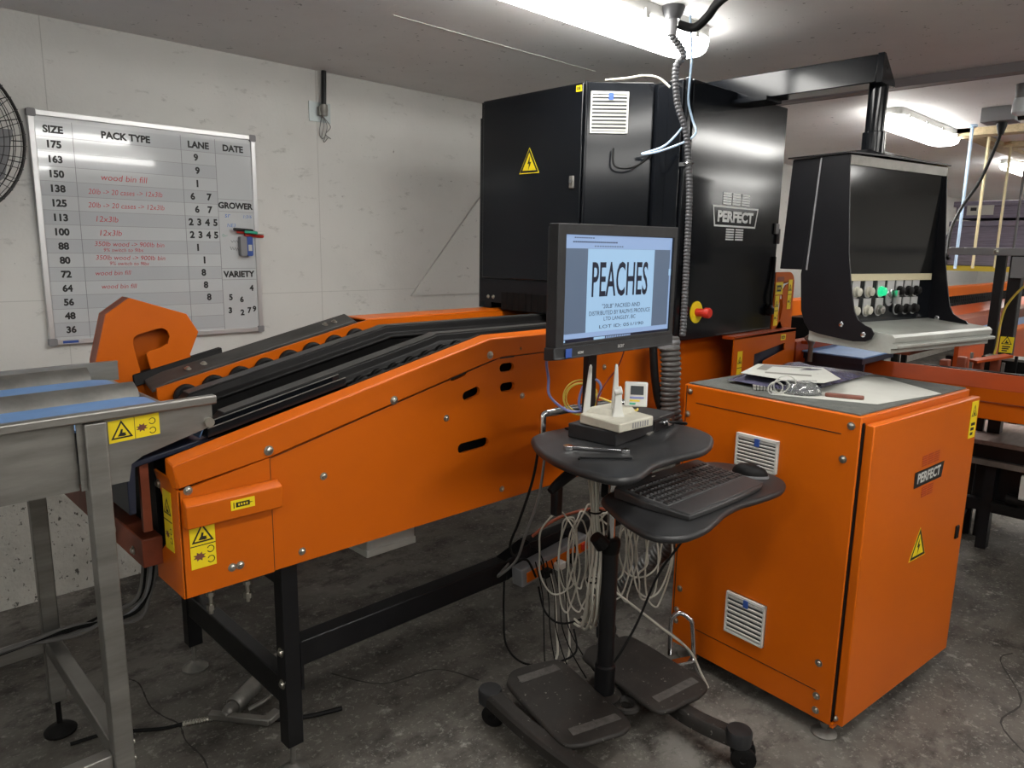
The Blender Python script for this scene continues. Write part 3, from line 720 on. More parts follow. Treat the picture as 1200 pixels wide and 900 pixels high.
# ------------------------------------------------------------------ mobile workstation cart
t = thing('workstation_cart', 'black rolling computer cart with kidney desk, keyboard tray and two foot boards', 'cart', (1.77, 1.35, 0))
PX, PY = 1.771, 1.347
def board(outline, z0, z1, name, m_, r=None):
    P = [p.to_2d() for p in cr([(a, b, 0) for a, b in outline], 6, True)]; n = len(P); r = r or (z1-z0)*.5
    ar = sum(P[i].x*P[(i+1) % n].y-P[(i+1) % n].x*P[i].y for i in range(n)); sg = 1 if ar > 0 else -1
    N = []
    for i in range(n):
        d = (P[(i+1) % n]-P[i-1]).normalized(); N.append(Vector((-d.y, d.x))*sg)
    rows = []; h = (z1-z0)/2
    for k in range(9):
        a = -PI/2+PI*k/8; ins = r*(1-math.cos(a)); z = (z0+z1)/2+h*math.sin(a)
        rows.append([(P[i].x+N[i].x*ins, P[i].y+N[i].y*ins, z) for i in range(n)])
    mb = MB(); mb.ring(rows); return mb.build(name, m_, t)
board([(1.465, 1.404), (1.520, 1.465), (1.594, 1.485), (1.70, 1.480), (1.80, 1.500), (1.93, 1.46), (1.99, 1.379), (2.006, 1.256), (1.968, 1.135), (1.89, 1.076), (1.791, 1.045), (1.686, 1.056), (1.571, 1.056), (1.463, 1.028), (1.398, 1.040), (1.377, 1.10), (1.385, 1.222), (1.42, 1.33)], .976, 1.0, 'desk_board', deskm)
board([(1.60, 1.245), (1.519, 1.164), (1.458, 1.04), (1.450, .965), (1.497, .915), (1.58, .905), (1.654, .916), (1.74, .934), (1.826, .937), (1.93, .922), (2.032, .918), (2.12, .955), (2.165, 1.04), (2.17, 1.14), (2.10, 1.235), (1.85, 1.25)], .838, .860, 'keyboard_tray', deskm)
mb = MB(); mb.box((1.70, 1.10, .815), (1.90, 1.22, .838)); mb.bar((1.78, 1.22, .83), (1.765, 1.34, .90), .09, .02); mb.box((1.72, 1.28, .88), (1.82, 1.40, .94)); mb.box((1.62, 1.25, .945), (1.92, 1.42, .977))
mb.build('tray_arm', blackm, t, bevel=.005)
mb = MB(); mb.tube(cr([(1.70, 1.37, .90), (1.66, 1.40, .885), (1.60, 1.415, .855), (1.56, 1.42, .83)], 5), lambda i: .012+.006*math.sin(min(1, i/15)*PI), 10); lv = mb.build('lift_lever', rubber, t)
mb = MB(); mb.box((1.60, 1.43, .735), (1.632, 1.458, .835)); mb.build('lever_box', blackm, t, bevel=.006)
mb = MB(); mb.cyl((PX, PY, .09), (PX, PY, .625), .027, n=28); mb.build('lower_column', blackm, t)
mb = MB(); mb.lathe((PX, PY, .085), (0, 0, 1), [(0, .034), (.12, .034), (.125, .028)], 28); mb.build('column_socket', blackm, t)
mb = MB(); mb.lathe((PX, PY, .60), (0, 0, 1), [(0, .029), (.03, .033), (.045, .030), (.05, .015)], 28); cl = mb.build('clamp_collar', rubber, t)
mb = MB(); mb.cyl((PX-.02, PY-.01, .635), (PX-.045, PY-.002, .65), .012); mb.cyl((PX-.04, PY, .635), (PX-.065, PY+.01, .665), .026, .020, 14); mb.build('clamp_knob', rubber, cl)
mb = MB(); mb.cyl((PX, PY, .60), (PX, PY, .95), .0135, n=20); mb.build('inner_column', chrome, t)
mb = MB(); mb.obox((1.719, 1.415, 1.19), (.021, 0, 0), (0, .010, 0), (0, 0, .235)); mb.box((1.66, 1.37, 1.0), (1.78, 1.46, 1.006)); mb.box((1.65, 1.375, 1.38), (1.79, 1.405, 1.50)); mb.build('monitor_post', blackm, t, bevel=.002)
mb = MB(); mb.tube(cr([(1.628, 1.520, .955), (1.628, 1.522, 1.02), (1.634, 1.522, 1.040), (1.66, 1.505, 1.047), (1.76, 1.50, 1.047), (1.90, 1.49, 1.045), (1.99, 1.45, 1.04), (2.01, 1.44, 1.02), (2.01, 1.44, .965)], 7), .011, 12); mb.tube(cr([(1.66, 1.506, 1.047), (1.75, 1.50, 1.048)], 3), .013, 12); mb.box((1.61, 1.45, .962), (1.645, 1.53, .975)); mb.box((1.99, 1.36, .962), (2.03, 1.45, .975))
mb.build('push_handle', chrome, t)
gripm = mat('grey_grip_tape', (.065, .060, .055), .8, noise=(40, .4))
# base: two long beams with casters, a cross member, two foot boards
def beam(pts, ws, name):
    P = cr(pts, 7); rows = []
    for i, p in enumerate(P):
        d = P[min(i+1, len(P)-1)]-P[max(i-1, 0)]; d.z = 0; d.normalize(); s = Vector((-d.y, d.x, 0)); k = i/(len(P)-1)
        wd, h = ws[0]+(ws[1]-ws[0])*k, ws[2]+(ws[3]-ws[2])*k
        rows.append([p+s*wd+Vector((0, 0, -h)), p+s*wd+Vector((0, 0, h*.5)), p+s*wd*.7+Vector((0, 0, h)), p-s*wd*.7+Vector((0, 0, h)), p-s*wd+Vector((0, 0, h*.5)), p-s*wd+Vector((0, 0, -h))])
    mb = MB(); mb.ring(rows); return mb.build(name, foot, t, bevel=.003)
beam([(1.490, 1.600, .098), (1.468, 1.45, .094), (1.455, 1.30, .090), (1.452, 1.12, .088), (1.46, .965, .092)], (.030, .030, .022, .022), 'base_beam')
beam([(2.10, 1.60, .085), (2.02, 1.42, .074), (1.94, 1.22, .072), (1.905, 1.08, .079), (1.905, .935, .090)], (.030, .028, .022, .022), 'base_beam')
beam([(1.462, 1.38, .085), (1.62, 1.36, .080), (1.771, 1.347, .075), (1.90, 1.28, .074), (1.96, 1.26, .074)], (.036, .036, .020, .020), 'base_crossmember')
mb = MB(); mb.lathe((PX, PY, .07), (0, 0, 1), [(0, .06), (.03, .058), (.04, .04)], 24); mb.torus((1.79, 1.268, .085), (0, 0, 1), .034, .012, 24, 8); mb.build('column_hub', foot, t)
for i, (x, y) in enumerate(((1.490, 1.600), (1.46, .965), (2.10, 1.60), (1.905, .930))):
    mb = MB(); mb.lathe((x, y, .076), (0, 0, 1), [(0, .038), (.038, .040), (.046, .036), (.048, .02)], 24); cs = mb.build('caster', plast, t, bevel=0)
    for s_ in (-1, 1):
        mb = MB(); a = Vector((.85, .5, 0)).normalized(); c0 = Vector((x+.012, y-.012, .038))
        mb.lathe(c0+a*(.012*s_), a*s_, [(0, .034), (.004, .038), (.016, .038), (.021, .030), (.021, .012), (.018, .01)], 24); mb.build('wheel', rubber, cs)
    mb = MB(); mb.obox((x+.012, y-.012, .055), Vector((.85, .5, 0)).normalized()*.010, Vector((-.5, .85, 0)).normalized()*.028, (0, 0, .026)); mb.build('fork', blackm, cs)
def fboard(ol, name):
    f = board(ol, .104, .122, name, foot)
    return f
f1 = fboard([(1.567, 1.600), (1.63, 1.628), (1.75, 1.588), (1.79, 1.545), (1.745, 1.36), (1.700, 1.195), (1.645, 1.163), (1.57, 1.185), (1.494, 1.214), (1.463, 1.265), (1.50, 1.42), (1.54, 1.56)], 'foot_board')
f2 = fboard([(1.885, 1.532), (1.945, 1.548), (2.05, 1.52), (2.108, 1.48), (2.085, 1.30), (2.052, 1.135), (1.975, 1.105), (1.90, 1.118), (1.83, 1.130), (1.796, 1.17), (1.825, 1.34), (1.855, 1.50)], 'foot_board')
for f, pts in ((f1, [(1.60, 1.585), (1.75, 1.548), (1.742, 1.515), (1.585, 1.55)]), (f1, [(1.51, 1.255), (1.68, 1.205), (1.686, 1.235), (1.52, 1.287)]), (f2, [(1.835, 1.175), (2.03, 1.148), (2.036, 1.180), (1.842, 1.207)])):
    mb = MB(); mb.prism(pts, 'XY', .1222, .1235); mb.build('grip_strip', gripm, f)
mb = MB(); mb.tube(cr([(2.119, 1.322, .11), (2.119, 1.324, .235), (2.124, 1.318, .262), (2.137, 1.300, .276), (2.152, 1.275, .262), (2.160, 1.262, .235), (2.166, 1.250, .10)], 7), .009, 12); mb.bar((2.06, 1.31, .10), (2.17, 1.25, .105), .03, .01); mb.build('lower_handle', chrome, t)

# monitor
t = thing('monitor', 'black desktop monitor showing a peach label, mounted on the cart post', 'monitor', (1.707, 1.33, 1.255))
y0 = 1.300
mb = MB(); mb.prism([(1.433, 1.262), (1.983, 1.262), (1.983, 1.622), (1.433, 1.616)], 'XZ', y0, y0+.034, 0, [[(1.4655, 1.2985), (1.4655, 1.5885), (1.9655, 1.5885), (1.9655, 1.3025)]]); mb.build('bezel', plast, t, bevel=.002)
mb = MB(); mb.box((1.445, y0+.010, 1.27), (1.972, y0+.050, 1.61)); mb.box((1.53, y0+.05, 1.32), (1.89, y0+.068, 1.55)); mb.build('back_shell', plast, t, bevel=.004)
mb = MB(); mb.ring([[(x, y0-.006*b, 1.262+.0), (x, y0-.010*b, 1.258), (x, y0+.036, 1.250+.004*(1-b)), (x, y0+.036, 1.288), (x, y0-.004*b, 1.290)] for x, b in ((1.426, .2), (1.44, 1), (1.97, 1), (1.985, .2))]); ch = mb.build('chin', plast, t, bevel=.002)
mb = MB(); mb.box((1.630, 1.37, 1.36), (1.80, 1.376, 1.52)); mb.build('mount_plate', blackm, t)
mb = MB(); mb.box((1.463, y0-.0112, 1.262), (1.487, y0-.0095, 1.286)); lab(mb.build('blue_label', bluep, ch), 'small blue label')
mb = MB(); mb.text('HDMI', (1.525, y0-.0102, 1.272), (1, 0, 0), (0, 0, 1), .007, mt=0, bold=.02); mb.text('acer', (1.705, y0-.0102, 1.276), (1, 0, 0), (0, 0, 1), .009, .03); mb.build('chin_lettering', lightgrey, ch)
S = lambda x: x
mb = MB(); ys = y0+.008
def scr(x0_, z0_, x1_, z1_, e, mt): mb.box((x0_, ys-e, z0_), (x1_, ys-e+.0004, z1_), mt)
scr(1.4655, 1.298, 1.9655, 1.5885, 0, 0)          # grey desktop of the page viewer
scr(1.4655, 1.5525, 1.9655, 1.5885, .0005, 1); scr(1.4655, 1.5775, 1.9655, 1.5885, .0009, 4)
scr(1.4655, 1.298, 1.9655, 1.308, .0005, 3); scr(1.4655, 1.308, 1.9655, 1.322, .0005, 1)
scr(1.4655, 1.322, 1.470, 1.5525, .0005, 2); scr(1.958, 1.322, 1.9655, 1.5525, .0005, 1); scr(1.954, 1.475, 1.9655, 1.495, .0009, 2)
scr(1.563, 1.322, 1.875, 1.5520, .0007, 2)
yt = ys-.0014; U_, V_ = (1, 0, 0), (0, 0, 1)
mb.text('PEACHES', (1.7135, yt, 1.468), U_, V_, .098, .262, 3, .012)
mb.text('"20LB" PACKED AND', (1.721, yt, 1.3925), U_, V_, .0125, .180, 3)
mb.text("DISTRIBUTED BY RALPH'S PRODUCE", (1.719, yt, 1.3740), U_, V_, .0125, .288, 3)
mb.text('LTD LANGLEY, BC', (1.716, yt, 1.3560), U_, V_, .0125, .150, 3)
mb.text('LOT ID: 051/190', (1.727, yt, 1.3345), U_, V_, .0095, .210, 3)
for k in range(14): scr(1.655+k*.0085, 1.3, 1.660+k*.0085, 1.306, .001, 1)
scr(1.60, 1.2995, 1.65, 1.3065, .001, 2); scr(1.47, 1.30, 1.478, 1.306, .001, 2)
for k in range(22): scr(1.50+k*.0088, 1.568, 1.5055+k*.0088, 1.572, .001, 3)
for k in range(9): scr(1.505+k*.0095, 1.5795, 1.511+k*.0095, 1.5825, .0013, 3)
for k in range(12): scr(1.59+k*.011, 1.5575, 1.597+k*.011, 1.561, .001, 0)
lab(mb.build('screen', [screeng, screent, screenw, screend, screent], t, smooth=False), 'lit screen reading PEACHES in tall letters')

# keyboard, mouse
KM = Matrix.Translation((1.793, 1.085, .8615)) @ Matrix.Rotation(R(-.5), 4, 'Z')
t = thing('keyboard', 'dark wide keyboard with palm rest lying on the cart tray', 'keyboard', (1.793, 1.085, .8615))
ktop = lambda y: .016+(y+.13)*.055
mb = MB(KM)
ol = [(-.20, -.127), (-.10, -.133), (.05, -.135), (.16, -.130), (.20, -.122), (.214, -.05), (.222, .05), (.228, .118), (.218, .126), (0, .130), (-.19, .127), (-.205, .118), (-.215, .0)]
rows = [[(x*.99, y*.99, .0) for x, y in ol], [(x, y, ktop(y)-.005) for x, y in ol], [(x*.985, y*.975, ktop(y)) for x, y in ol]]
mb.ring(rows); mb.build('case', keyp, t, bevel=.002)
mb = MB(KM); mb.ring([[(x, y, ktop(y)+e) for x, y in ((-.198, -.128), (.198, -.123), (.203, -.062), (-.204, -.066))] for e in (-.002, .0022)]); mb.build('palm_rest', keyp, t, bevel=.002)
mb = MB(KM); mb.ring([[(x, y, ktop(y)+e) for x, y in ((-.195, -.058), (.208, -.054), (.214, .085), (-.199, .085))] for e in (-.002, .0008)]); mb.build('key_well', mat('key_well_grey', (.10, .10, .10), .5), t)
n_ = 0
kw = .0186
for r_ in range(6):
    y = .072-r_*.0232+(.004 if r_ == 0 else 0)
    x = -.19
    lay = [1]*15+[.35]+[1]*3+[.35]+[1]*4 if r_ not in (5,) else [1.3, 1.2, 1.2, 6.2, 1.2, 1.2, 1.2, 1.5, .35, 1, 1, 1, .35, 2, 1, 1]
    tot = sum(lay); sc_ = .395/tot
    for L in lay:
        if L == .35: x += L*sc_; continue
        wd = L*sc_-.0030; d_ = .0175 if r_ else .012
        if n_ < 100:
            mb = MB(KM); z = ktop(y)
            mb.ring([[(x+a, y+b-d_/2, z+c+b*.055) for a, b in ((q, q), (wd-q, q), (wd-q, d_-q), (q, d_-q))] for q, c in ((0, 0), (.0005, .003), (.0018, .0045))])
            mb.build('key', keyc, t); n_ += 1
        else:
            if n_ == 100: rest = MB(KM)
            z = ktop(y); n_ += 1
            rest.ring([[(x+a, y+b-d_/2, z+c+b*.055) for a, b in ((q, q), (wd-q, q), (wd-q, d_-q), (q, d_-q))] for q, c in ((0, 0), (.0005, .003), (.0018, .0045))])
        x += L*sc_
rk = rest.build('remaining_keys', keyc, t); rk['kind'] = 'stuff'
mb = MB(KM); mb.prism(oval(-.03, .108, .016, .006), 'XY', ktop(.108)-.001, ktop(.108)+.0006); mb.build('printed_badge', lightgrey, t)
MM = Matrix.Translation((2.075, 1.055, .8615)) @ Matrix.Rotation(R(-75), 4, 'Z')
t = thing('computer_mouse', 'black computer mouse with a grey rim beside the keyboard', 'mouse', (2.075, 1.055, .8615))
mb = MB(MM); rows = []
for k in range(9):
    a = k/8*PI/2; z = .034*math.sin(a); s_ = math.cos(a)**.75 if k < 8 else .02
    rows.append([((.056*math.cos(b)*(1+.12*math.cos(b)))*s_, (.033*math.sin(b)*(1-.12*math.cos(2*b)))*s_+.0, z+.004) for b in [2*PI*i/24 for i in range(24)]])
mb.ring(rows); mb.build('shell', rubber, t)
mb = MB(MM); mb.ring([[((.058*math.cos(b)*(1+.12*math.cos(b))), (.0345*math.sin(b)*(1-.12*math.cos(2*b))), z) for b in [2*PI*i/24 for i in range(24)]] for z in (0, .008)]); mb.build('rim', greyp, t)
mb = MB(MM); mb.cyl((.03, -.004, .030), (.03, .004, .030), .008, n=14); mb.build('scroll_wheel', greyp, t)

# things on the desk
def frame(o, ang): return Matrix.Translation(o) @ Matrix.Rotation(ang, 4, 'Z')
MP = frame((1.615, 1.225, 1.0005), R(6.5))
t = thing('mini_computer', 'flat black computer box lying under the cream router on the desk', 'computer', (1.80, 1.34, 1.0))
mb = MB(MP); mb.box((0, 0, 0), (.36, .165, .043)); mb.build('case', plast, t, bevel=.003)
mb = MB(MP); mb.box((.22, -.002, .008), (.35, .001, .036)); mb.build('port_panel', blackm, t)
mb = MB(MP); mb.box((.285, -.016, .012), (.307, 0, .032)); mb.cyl((.276, -.010, .022), (.276, 0, .022), .006); mb.build('connector', chrome, t)
mb = MB(MP); mb.tube(cr([(.296, -.014, .022), (.315, -.03, .022), (.34, -.045, .018), (.36, -.04, .010), (.375, -.01, .004), (.38, .05, .004)], 6), .0035, 8)
tag(mb.build('power_cable', cableb), 'black cable plugged into the side of the black computer box', 'cable')
RM = frame((1.608, 1.208, 1.0445), R(-3))
t = thing('router', 'dirty cream wireless router with upright antennas on the black box', 'router', (1.70, 1.30, 1.0445))
mb = MB(RM)
mb.ring([[(0, 0, 0), (.150, 0, 0), (.150, .155, 0), (0, .155, 0)], [(0, 0, .026), (.150, 0, .030), (.150, .155, .036), (0, .155, .030)]])
mb.ring([[(.045, .06, .026), (.149, .06, .026), (.149, .154, .03), (.02, .154, .03)], [(.055, .075, .046), (.145, .075, .046), (.145, .15, .046), (.04, .15, .046)]])
mb.build('case', cream, t, bevel=.004)
mb = MB(RM)
for k in range(7): mb.box((.055+k*.011, -.0008, .006), (.060+k*.011, .002, .022))
mb.build('vent_slots', greyp, t)
for (x, y, z0_, z1_, lx, ly) in ((1.640, 1.362, 1.043, 1.216, .012, -.004), (1.694, 1.296, 1.075, 1.222, 0, 0)):
    mb = MB(); mb.ring([[(x+a+lx*k, y+b+ly*k, z0_+(z1_-z0_)*k) for a, b in ((-s_*.7, s_*.7-.003), (s_*.7, -s_*.7-.003), (s_*.7+.004, -s_*.7+.003), (-s_*.7+.004, s_*.7+.003))] for k, s_ in ((0, .011), (.5, .0085), (.96, .004), (1, .002))])
    mb.build('antenna', white, t, bevel=.0012)
mb = MB(); mb.ring([[(1.672+x*s_, 1.268+y*s_, z) for x, y in ((-.020, .004), (.012, -.022), (.022, -.006), (-.010, .020))] for s_, z in ((1, 1.068), (.65, 1.09), (.5, 1.13), (.5, 1.146))]); mb.cyl((1.664, 1.276, 1.146), (1.680, 1.260, 1.152), .012, n=14); mb.build('antenna_base', white, t, bevel=.002)
t = thing('thermometer_display', 'small white digital thermometer with grey display standing on the router', 'thermometer', (1.755, 1.275, 1.0905))
TM = frame((1.735, 1.292, 1.0905), math.atan2(-.050, .037))
mb = MB(TM); mb.ring([[(x, y+z*.18, z) for x, y in ((0, 0), (.068, 0), (.068, .030-.2*z), (0, .030-.2*z))] for z in (0, .030, .072)]); mb.build('case', white, t, bevel=.004)
pl_ = ((.0, -.0006, 0), (1, 0, 0), (0, .18, 1), (0, -1, .18))
mb = MB(TM); mb.prism([(.018, .036), (.056, .036), (.056, .062), (.018, .062)], pl_, 0, .0012); mb.build('display', lcd, t)
mb = MB(TM)
for k, mt_ in enumerate((0, 1, 2)): mb.prism([(.016, .025-.009*k), (.058-.012*k, .025-.009*k), (.058-.012*k, .030-.009*k), (.016, .030-.009*k)], pl_, 0, .0010, mt_)
mb.build('coloured_bars', [cablebl, yelp, inkg], t, smooth=False)
t_ = MB(); t_.bar((1.505, 1.290, 1.006), (1.582, 1.180, 1.006), .010, .007)
t_.lathe((1.494, 1.296, 1.0005), (0, 0, 1), [(0, .015), (.012, .015)], 12); t_.lathe((1.588, 1.170, 1.0005), (0, 0, 1), [(0, .013), (.011, .013)], 6)
tag(t_.build('wrench', chrome, bevel=.001), 'silver spanner on the desk in front of the black box', 'wrench')
t_ = MB(); t_.tube(cr([(1.436, 1.208, 1.0035), (1.448, 1.216, 1.0035), (1.452, 1.212, 1.0035), (1.50, 1.168, 1.0035), (1.553, 1.122, 1.0035)], 5), .003, 6)
tag(t_.build('hex_key', blackm), 'black hex key lying nearest the desk edge, below the silver spanner', 'hex key')
t_ = MB(frame((1.835, 1.262, 1.0005), .33)); t_.box((-.05, -.011, 0), (.05, .011, .006)); t_.box((-.046, -.008, .006), (.046, .008, .0075))
tag(t_.build('small_remote', steeld, bevel=.002), 'small grey ribbed stick beside the black computer box', 'remote')

# ------------------------------------------------------------------ cables of the cart
def cab(pts, r, m_, name, label, catg='cable', n=7, grp=None, k=7):
    mb = MB(); mb.tube(cr(pts, k), r, n); return tag(mb.build(name, m_), label, catg, grp)
cab([(1.47, 1.36, 1.262), (1.55, 1.44, 1.22), (1.625, 1.50, 1.16), (1.640, 1.505, 1.10), (1.68, 1.46, 1.055), (1.73, 1.42, 1.065), (1.757, 1.40, 1.12), (1.74, 1.405, 1.155), (1.71, 1.43, 1.135), (1.70, 1.435, 1.07), (1.73, 1.40, 1.048), (1.78, 1.37, 1.06)], .0042, cablebl, 'video_cable', 'lilac blue cable looping from the monitor down to the desk', 'cable')
mb = MB(); 
for k, r_ in enumerate((.050, .044, .054)): mb.torus((1.712, 1.443, 1.092+.003*k), (-.72+.1*k, -.62, .22-.1*k), r_, .0024, 30, 6)
mb.tube(cr([(1.75, 1.41, 1.10), (1.80, 1.36, 1.075), (1.86, 1.34, 1.052), (1.90, 1.36, 1.048)], 6), .0035, 6)
tag(mb.build('network_cable', cableyl), 'yellow network cable coiled against the monitor post', 'cable')
cab([(1.80, 1.345, 1.26), (1.79, 1.36, 1.20), (1.765, 1.39, 1.14), (1.742, 1.40, 1.09), (1.75, 1.40, 1.055)], .0022, cabler, 'thin_cable', 'thin dark red cable dropping from the monitor behind the antennas')
cab([(1.62, 1.49, 1.052), (1.75, 1.47, 1.055), (1.85, 1.46, 1.056), (1.95, 1.46, 1.054)], .005, cableg, 'rear_cable', 'dark grey cable running along the rear desk handle')
# cream bundle hanging along the pole
t = thing('cable_bundle', 'cream cable bundle tied together, hanging along the cart column', 'cable', (1.73, 1.38, .3))
for k in range(7):
    a = k*.9; ox, oy = .012*math.cos(a), .012*math.sin(a)
    mb = MB(); mb.tube(cr([(1.715+ox*1.5, 1.395+oy*1.5, .93), (1.728+ox, 1.388+oy, .80), (1.734+ox*.8, 1.382+oy*.8, .70), (1.742+ox*1.2, 1.374+oy*1.2, .60), (1.735+ox*1.6, 1.378+oy*1.6, .48), (1.755+ox*1.2, 1.40+oy*2, .38), (1.79+ox*2, 1.44+oy*2, .30), (1.84+ox*3, 1.50+oy*3, .27)], 6), .0045, 6)
    mb.build('strand', cablew, t)
for z in (.735, .50):
    mb = MB(); mb.torus((1.733 if z > .6 else 1.737, 1.384, z), (0, 0, 1), .020, .003, 20, 6); mb.build('cable_tie', cableb, t)
# loose cream coils hung behind the column
random.seed(3)
t = thing('coiled_cable', 'tangle of cream cable loops hanging behind the cart column', 'cable', (1.95, 1.62, .3))
for k in range(16):
    cx_, cy_ = 1.86+.019*k+random.uniform(-.02, .02), 1.64-.019*k*.8+random.uniform(-.02, .02)
    top_ = .66-random.uniform(0, .07); bot = .22+random.uniform(0, .16); wd = random.uniform(.03, .085)
    pts = []
    for i in range(12):
        a = 2*PI*i/12; pts.append((cx_+wd*math.cos(a)*.75, cy_-wd*math.cos(a)*.65+random.uniform(-.01, .01), (top_+bot)/2+(top_-bot)/2*math.sin(a)))
    mb = MB(); mb.tube(cr(pts, 5, True), .0034, 6, True); mb.build('loop', cablew, t)
mb = MB(); mb.tube(cr([(1.80, 1.72, .53), (1.84, 1.68, .58), (1.92, 1.66, .60), (2.0, 1.60, .62), (2.08, 1.55, .60)], 6), .006, 8); mb.build('tail', rust, t)
cab([(1.90, 1.52, .42), (1.98, 1.42, .33), (2.06, 1.34, .24), (2.14, 1.26, .15), (2.17, 1.22, .06), (2.19, 1.20, .006)], .0045, cablew, 'trailing_cable', 'cream cable running from the coils down over the right foot board')
cab([(1.90, 1.50, .43), (1.97, 1.44, .345), (2.06, 1.36, .25), (2.15, 1.28, .15), (2.18, 1.24, .05), (2.20, 1.22, .006)], .004, cableg, 'trailing_cable', 'grey cable lying beside the cream one toward the chrome loop')
# power strip strapped to the stand rail
PM = frame((1.825, 1.838, .395), 0)
t = thing('power_strip', 'grey and orange power strip strapped to the black stand rail', 'power strip', (2.0, 1.82, .31))
mb = MB(); mb.obox((2.01, 1.815, .353), (.19, 0, .020), (0, .028, 0), (-.003, 0, .036)); mb.build('case', greyp, t, bevel=.006)
mb = MB(); mb.obox((2.02, 1.786, .350), (.175, 0, .018), (0, .003, 0), (-.002, 0, .020)); mb.build('orange_face', orange, t, bevel=.002)
for k in range(3):
    mb = MB(); mb.obox((1.935+.075*k, 1.770, .330+.008*k), (.020, 0, .002), (0, .016, 0), (0, 0, .014)); mb.build('plug', (cableb, white, cableb)[k], t, bevel=.003)
mb = MB(); mb.obox((2.165, 1.781, .370), (.014, 0, .001), (0, .004, 0), (0, 0, .012)); mb.build('switch', redp, t)
for x in (1.93, 2.12):
    mb = MB(); mb.torus((x, 1.835, .358), (1, 0, .1), .055, .003, 24, 6); mb.build('strap', cableb, t)
G = 'loose cables under the cart'
cab([(1.56, 1.47, .975), (1.555, 1.49, .85), (1.56, 1.55, .70), (1.60, 1.63, .58), (1.72, 1.72, .47), (1.80, 1.74, .43), (1.85, 1.745, .35)], .0045, cableb, 'power_cable', 'black cable dropping from the left desk end to the power strip')
cab([(1.58, 1.46, .975), (1.575, 1.48, .80), (1.60, 1.56, .64), (1.66, 1.66, .50), (1.66, 1.75, .41), (1.76, 1.80, .41)], .0045, cableg, 'power_cable', 'grey cable sweeping from the desk onto the black stand rail')
cab([(1.80, 1.862, .313), (1.74, 1.80, .22), (1.70, 1.74, .13), (1.74, 1.68, .07), (1.85, 1.62, .06), (1.90, 1.58, .10), (1.93, 1.62, .16)], .004, cableb, 'slack_cable', 'black slack cable hanging lowest under the power strip')
cab([(1.86, 1.74, .31), (1.86, 1.70, .22), (1.92, 1.66, .17), (2.04, 1.60, .20), (2.10, 1.58, .26)], .004, cableb, 'slack_cable', 'black slack cable crossing behind the cart column')
cab([(1.94, 1.755, .33), (1.93, 1.72, .25), (1.90, 1.68, .15), (1.86, 1.64, .06), (1.78, 1.66, .02), (1.70, 1.67, .008), (1.68, 1.63, .008)], .0045, cablew, 'mains_cable', 'cream cable dropping from the power strip to the floor by the left foot board')
cab([(2.0, 1.755, .33), (1.98, 1.71, .24), (1.95, 1.66, .14), (1.90, 1.62, .05), (1.82, 1.63, .02), (1.72, 1.64, .010)], .004, cablew, 'mains_cable', 'second cream cable dropping from the power strip, behind the first')
for k in range(5):
    x = 1.83+.018*k
    cab([(x, 1.73-.01*k, .42), (x+.01, 1.70-.012*k, .30), (x-.01+.004*k, 1.67-.01*k, .18), (x+.012*(k-2), 1.65-.02*k, .08), (x+.02*(k-2), 1.62-.03*k, .012)], .0024, cableb, 'thin_black_cable', 'thin black cable hanging in the loose bunch between foot boards and power strip', grp='thin black cables under the cart')
cab([(2.05, 1.18, .842), (2.07, 1.25, .62), (2.03, 1.33, .45), (1.96, 1.36, .28), (1.88, 1.38, .17), (1.85, 1.40, .126)], .0042, cableb, 'keyboard_cable', 'black cable hanging from the keyboard tray toward the right foot board')
cab([(2.0, 1.30, .974), (1.98, 1.36, .93), (1.95, 1.34, .86), (1.93, 1.30, .80)], .004, cabler, 'desk_cable', 'short dark red cable under the right desk end')

# ------------------------------------------------------------------ hoses from the ceiling
t = thing('flexible_conduit', 'grey corrugated conduit hanging from the ceiling in front of the black cabinet', 'conduit', (2.52, 1.66, 1.3))
path = cr([(2.424, 1.665, 2.33), (2.47, 1.64, 2.27), (2.455, 1.66, 2.22), (2.462, 1.65, 2.10), (2.49, 1.625, 2.0), (2.505, 1.615, 1.90), (2.512, 1.605, 1.75), (2.51, 1.60, 1.55), (2.50, 1.59, 1.30), (2.49, 1.585, 1.22)], 16)
L_ = [0]
for a, b in zip(path, path[1:]): L_.append(L_[-1]+(b-a).length)
def resample(P, step):
    out = []; L = [0]
    for a, b in zip(P, P[1:]): L.append(L[-1]+(b-a).length)
    n = int(L[-1]/step); j = 0
    for i in range(n+1):
        s_ = L[-1]*i/n
        while j < len(L)-2 and L[j+1] < s_: j += 1
        f = (s_-L[j])/max(1e-9, L[j+1]-L[j]); out.append(P[j].lerp(P[j+1], min(1, f)))
    return out
rp = resample(path, .0045)
mb = MB(); mb.tube(rp, lambda i: .0135 if i % 3 else .0105, 12); mb.build('tube', conduitm, t)
mb = MB(); mb.box((2.505, 1.628, 1.872), (2.55, 1.656, 1.886)); mb.torus((2.506, 1.614, 1.88), (0, .1, 1), .017, .003, 18, 6); mb.build('clamp', chrome, t)
mb = MB(); mb.lathe((2.424, 1.665, 2.385), (0, 0, -1), [(0, .018), (.03, .020), (.055, .016)], 16); mb.build('end_gland', greyp, t)
t = thing('conduit_hanger', 'round grey ceiling box with black cable at the end of the strip light', 'box', (2.42, 1.66, 2.43))
mb = MB(); mb.lathe((2.425, 1.665, 2.43), (0, 0, -1), [(0, .042), (.006, .043), (.022, .038), (.045, .026)], 24); mb.build('box', conduitm, t)
mb = MB(); mb.tube(cr([(2.44, 1.65, 2.37), (2.47, 1.60, 2.355), (2.46, 1.54, 2.38), (2.40, 1.45, 2.405), (2.25, 1.2, 2.41), (2.0, .8, 2.41)], 8), .016, 10); mb.build('black_lead', cableb, t)
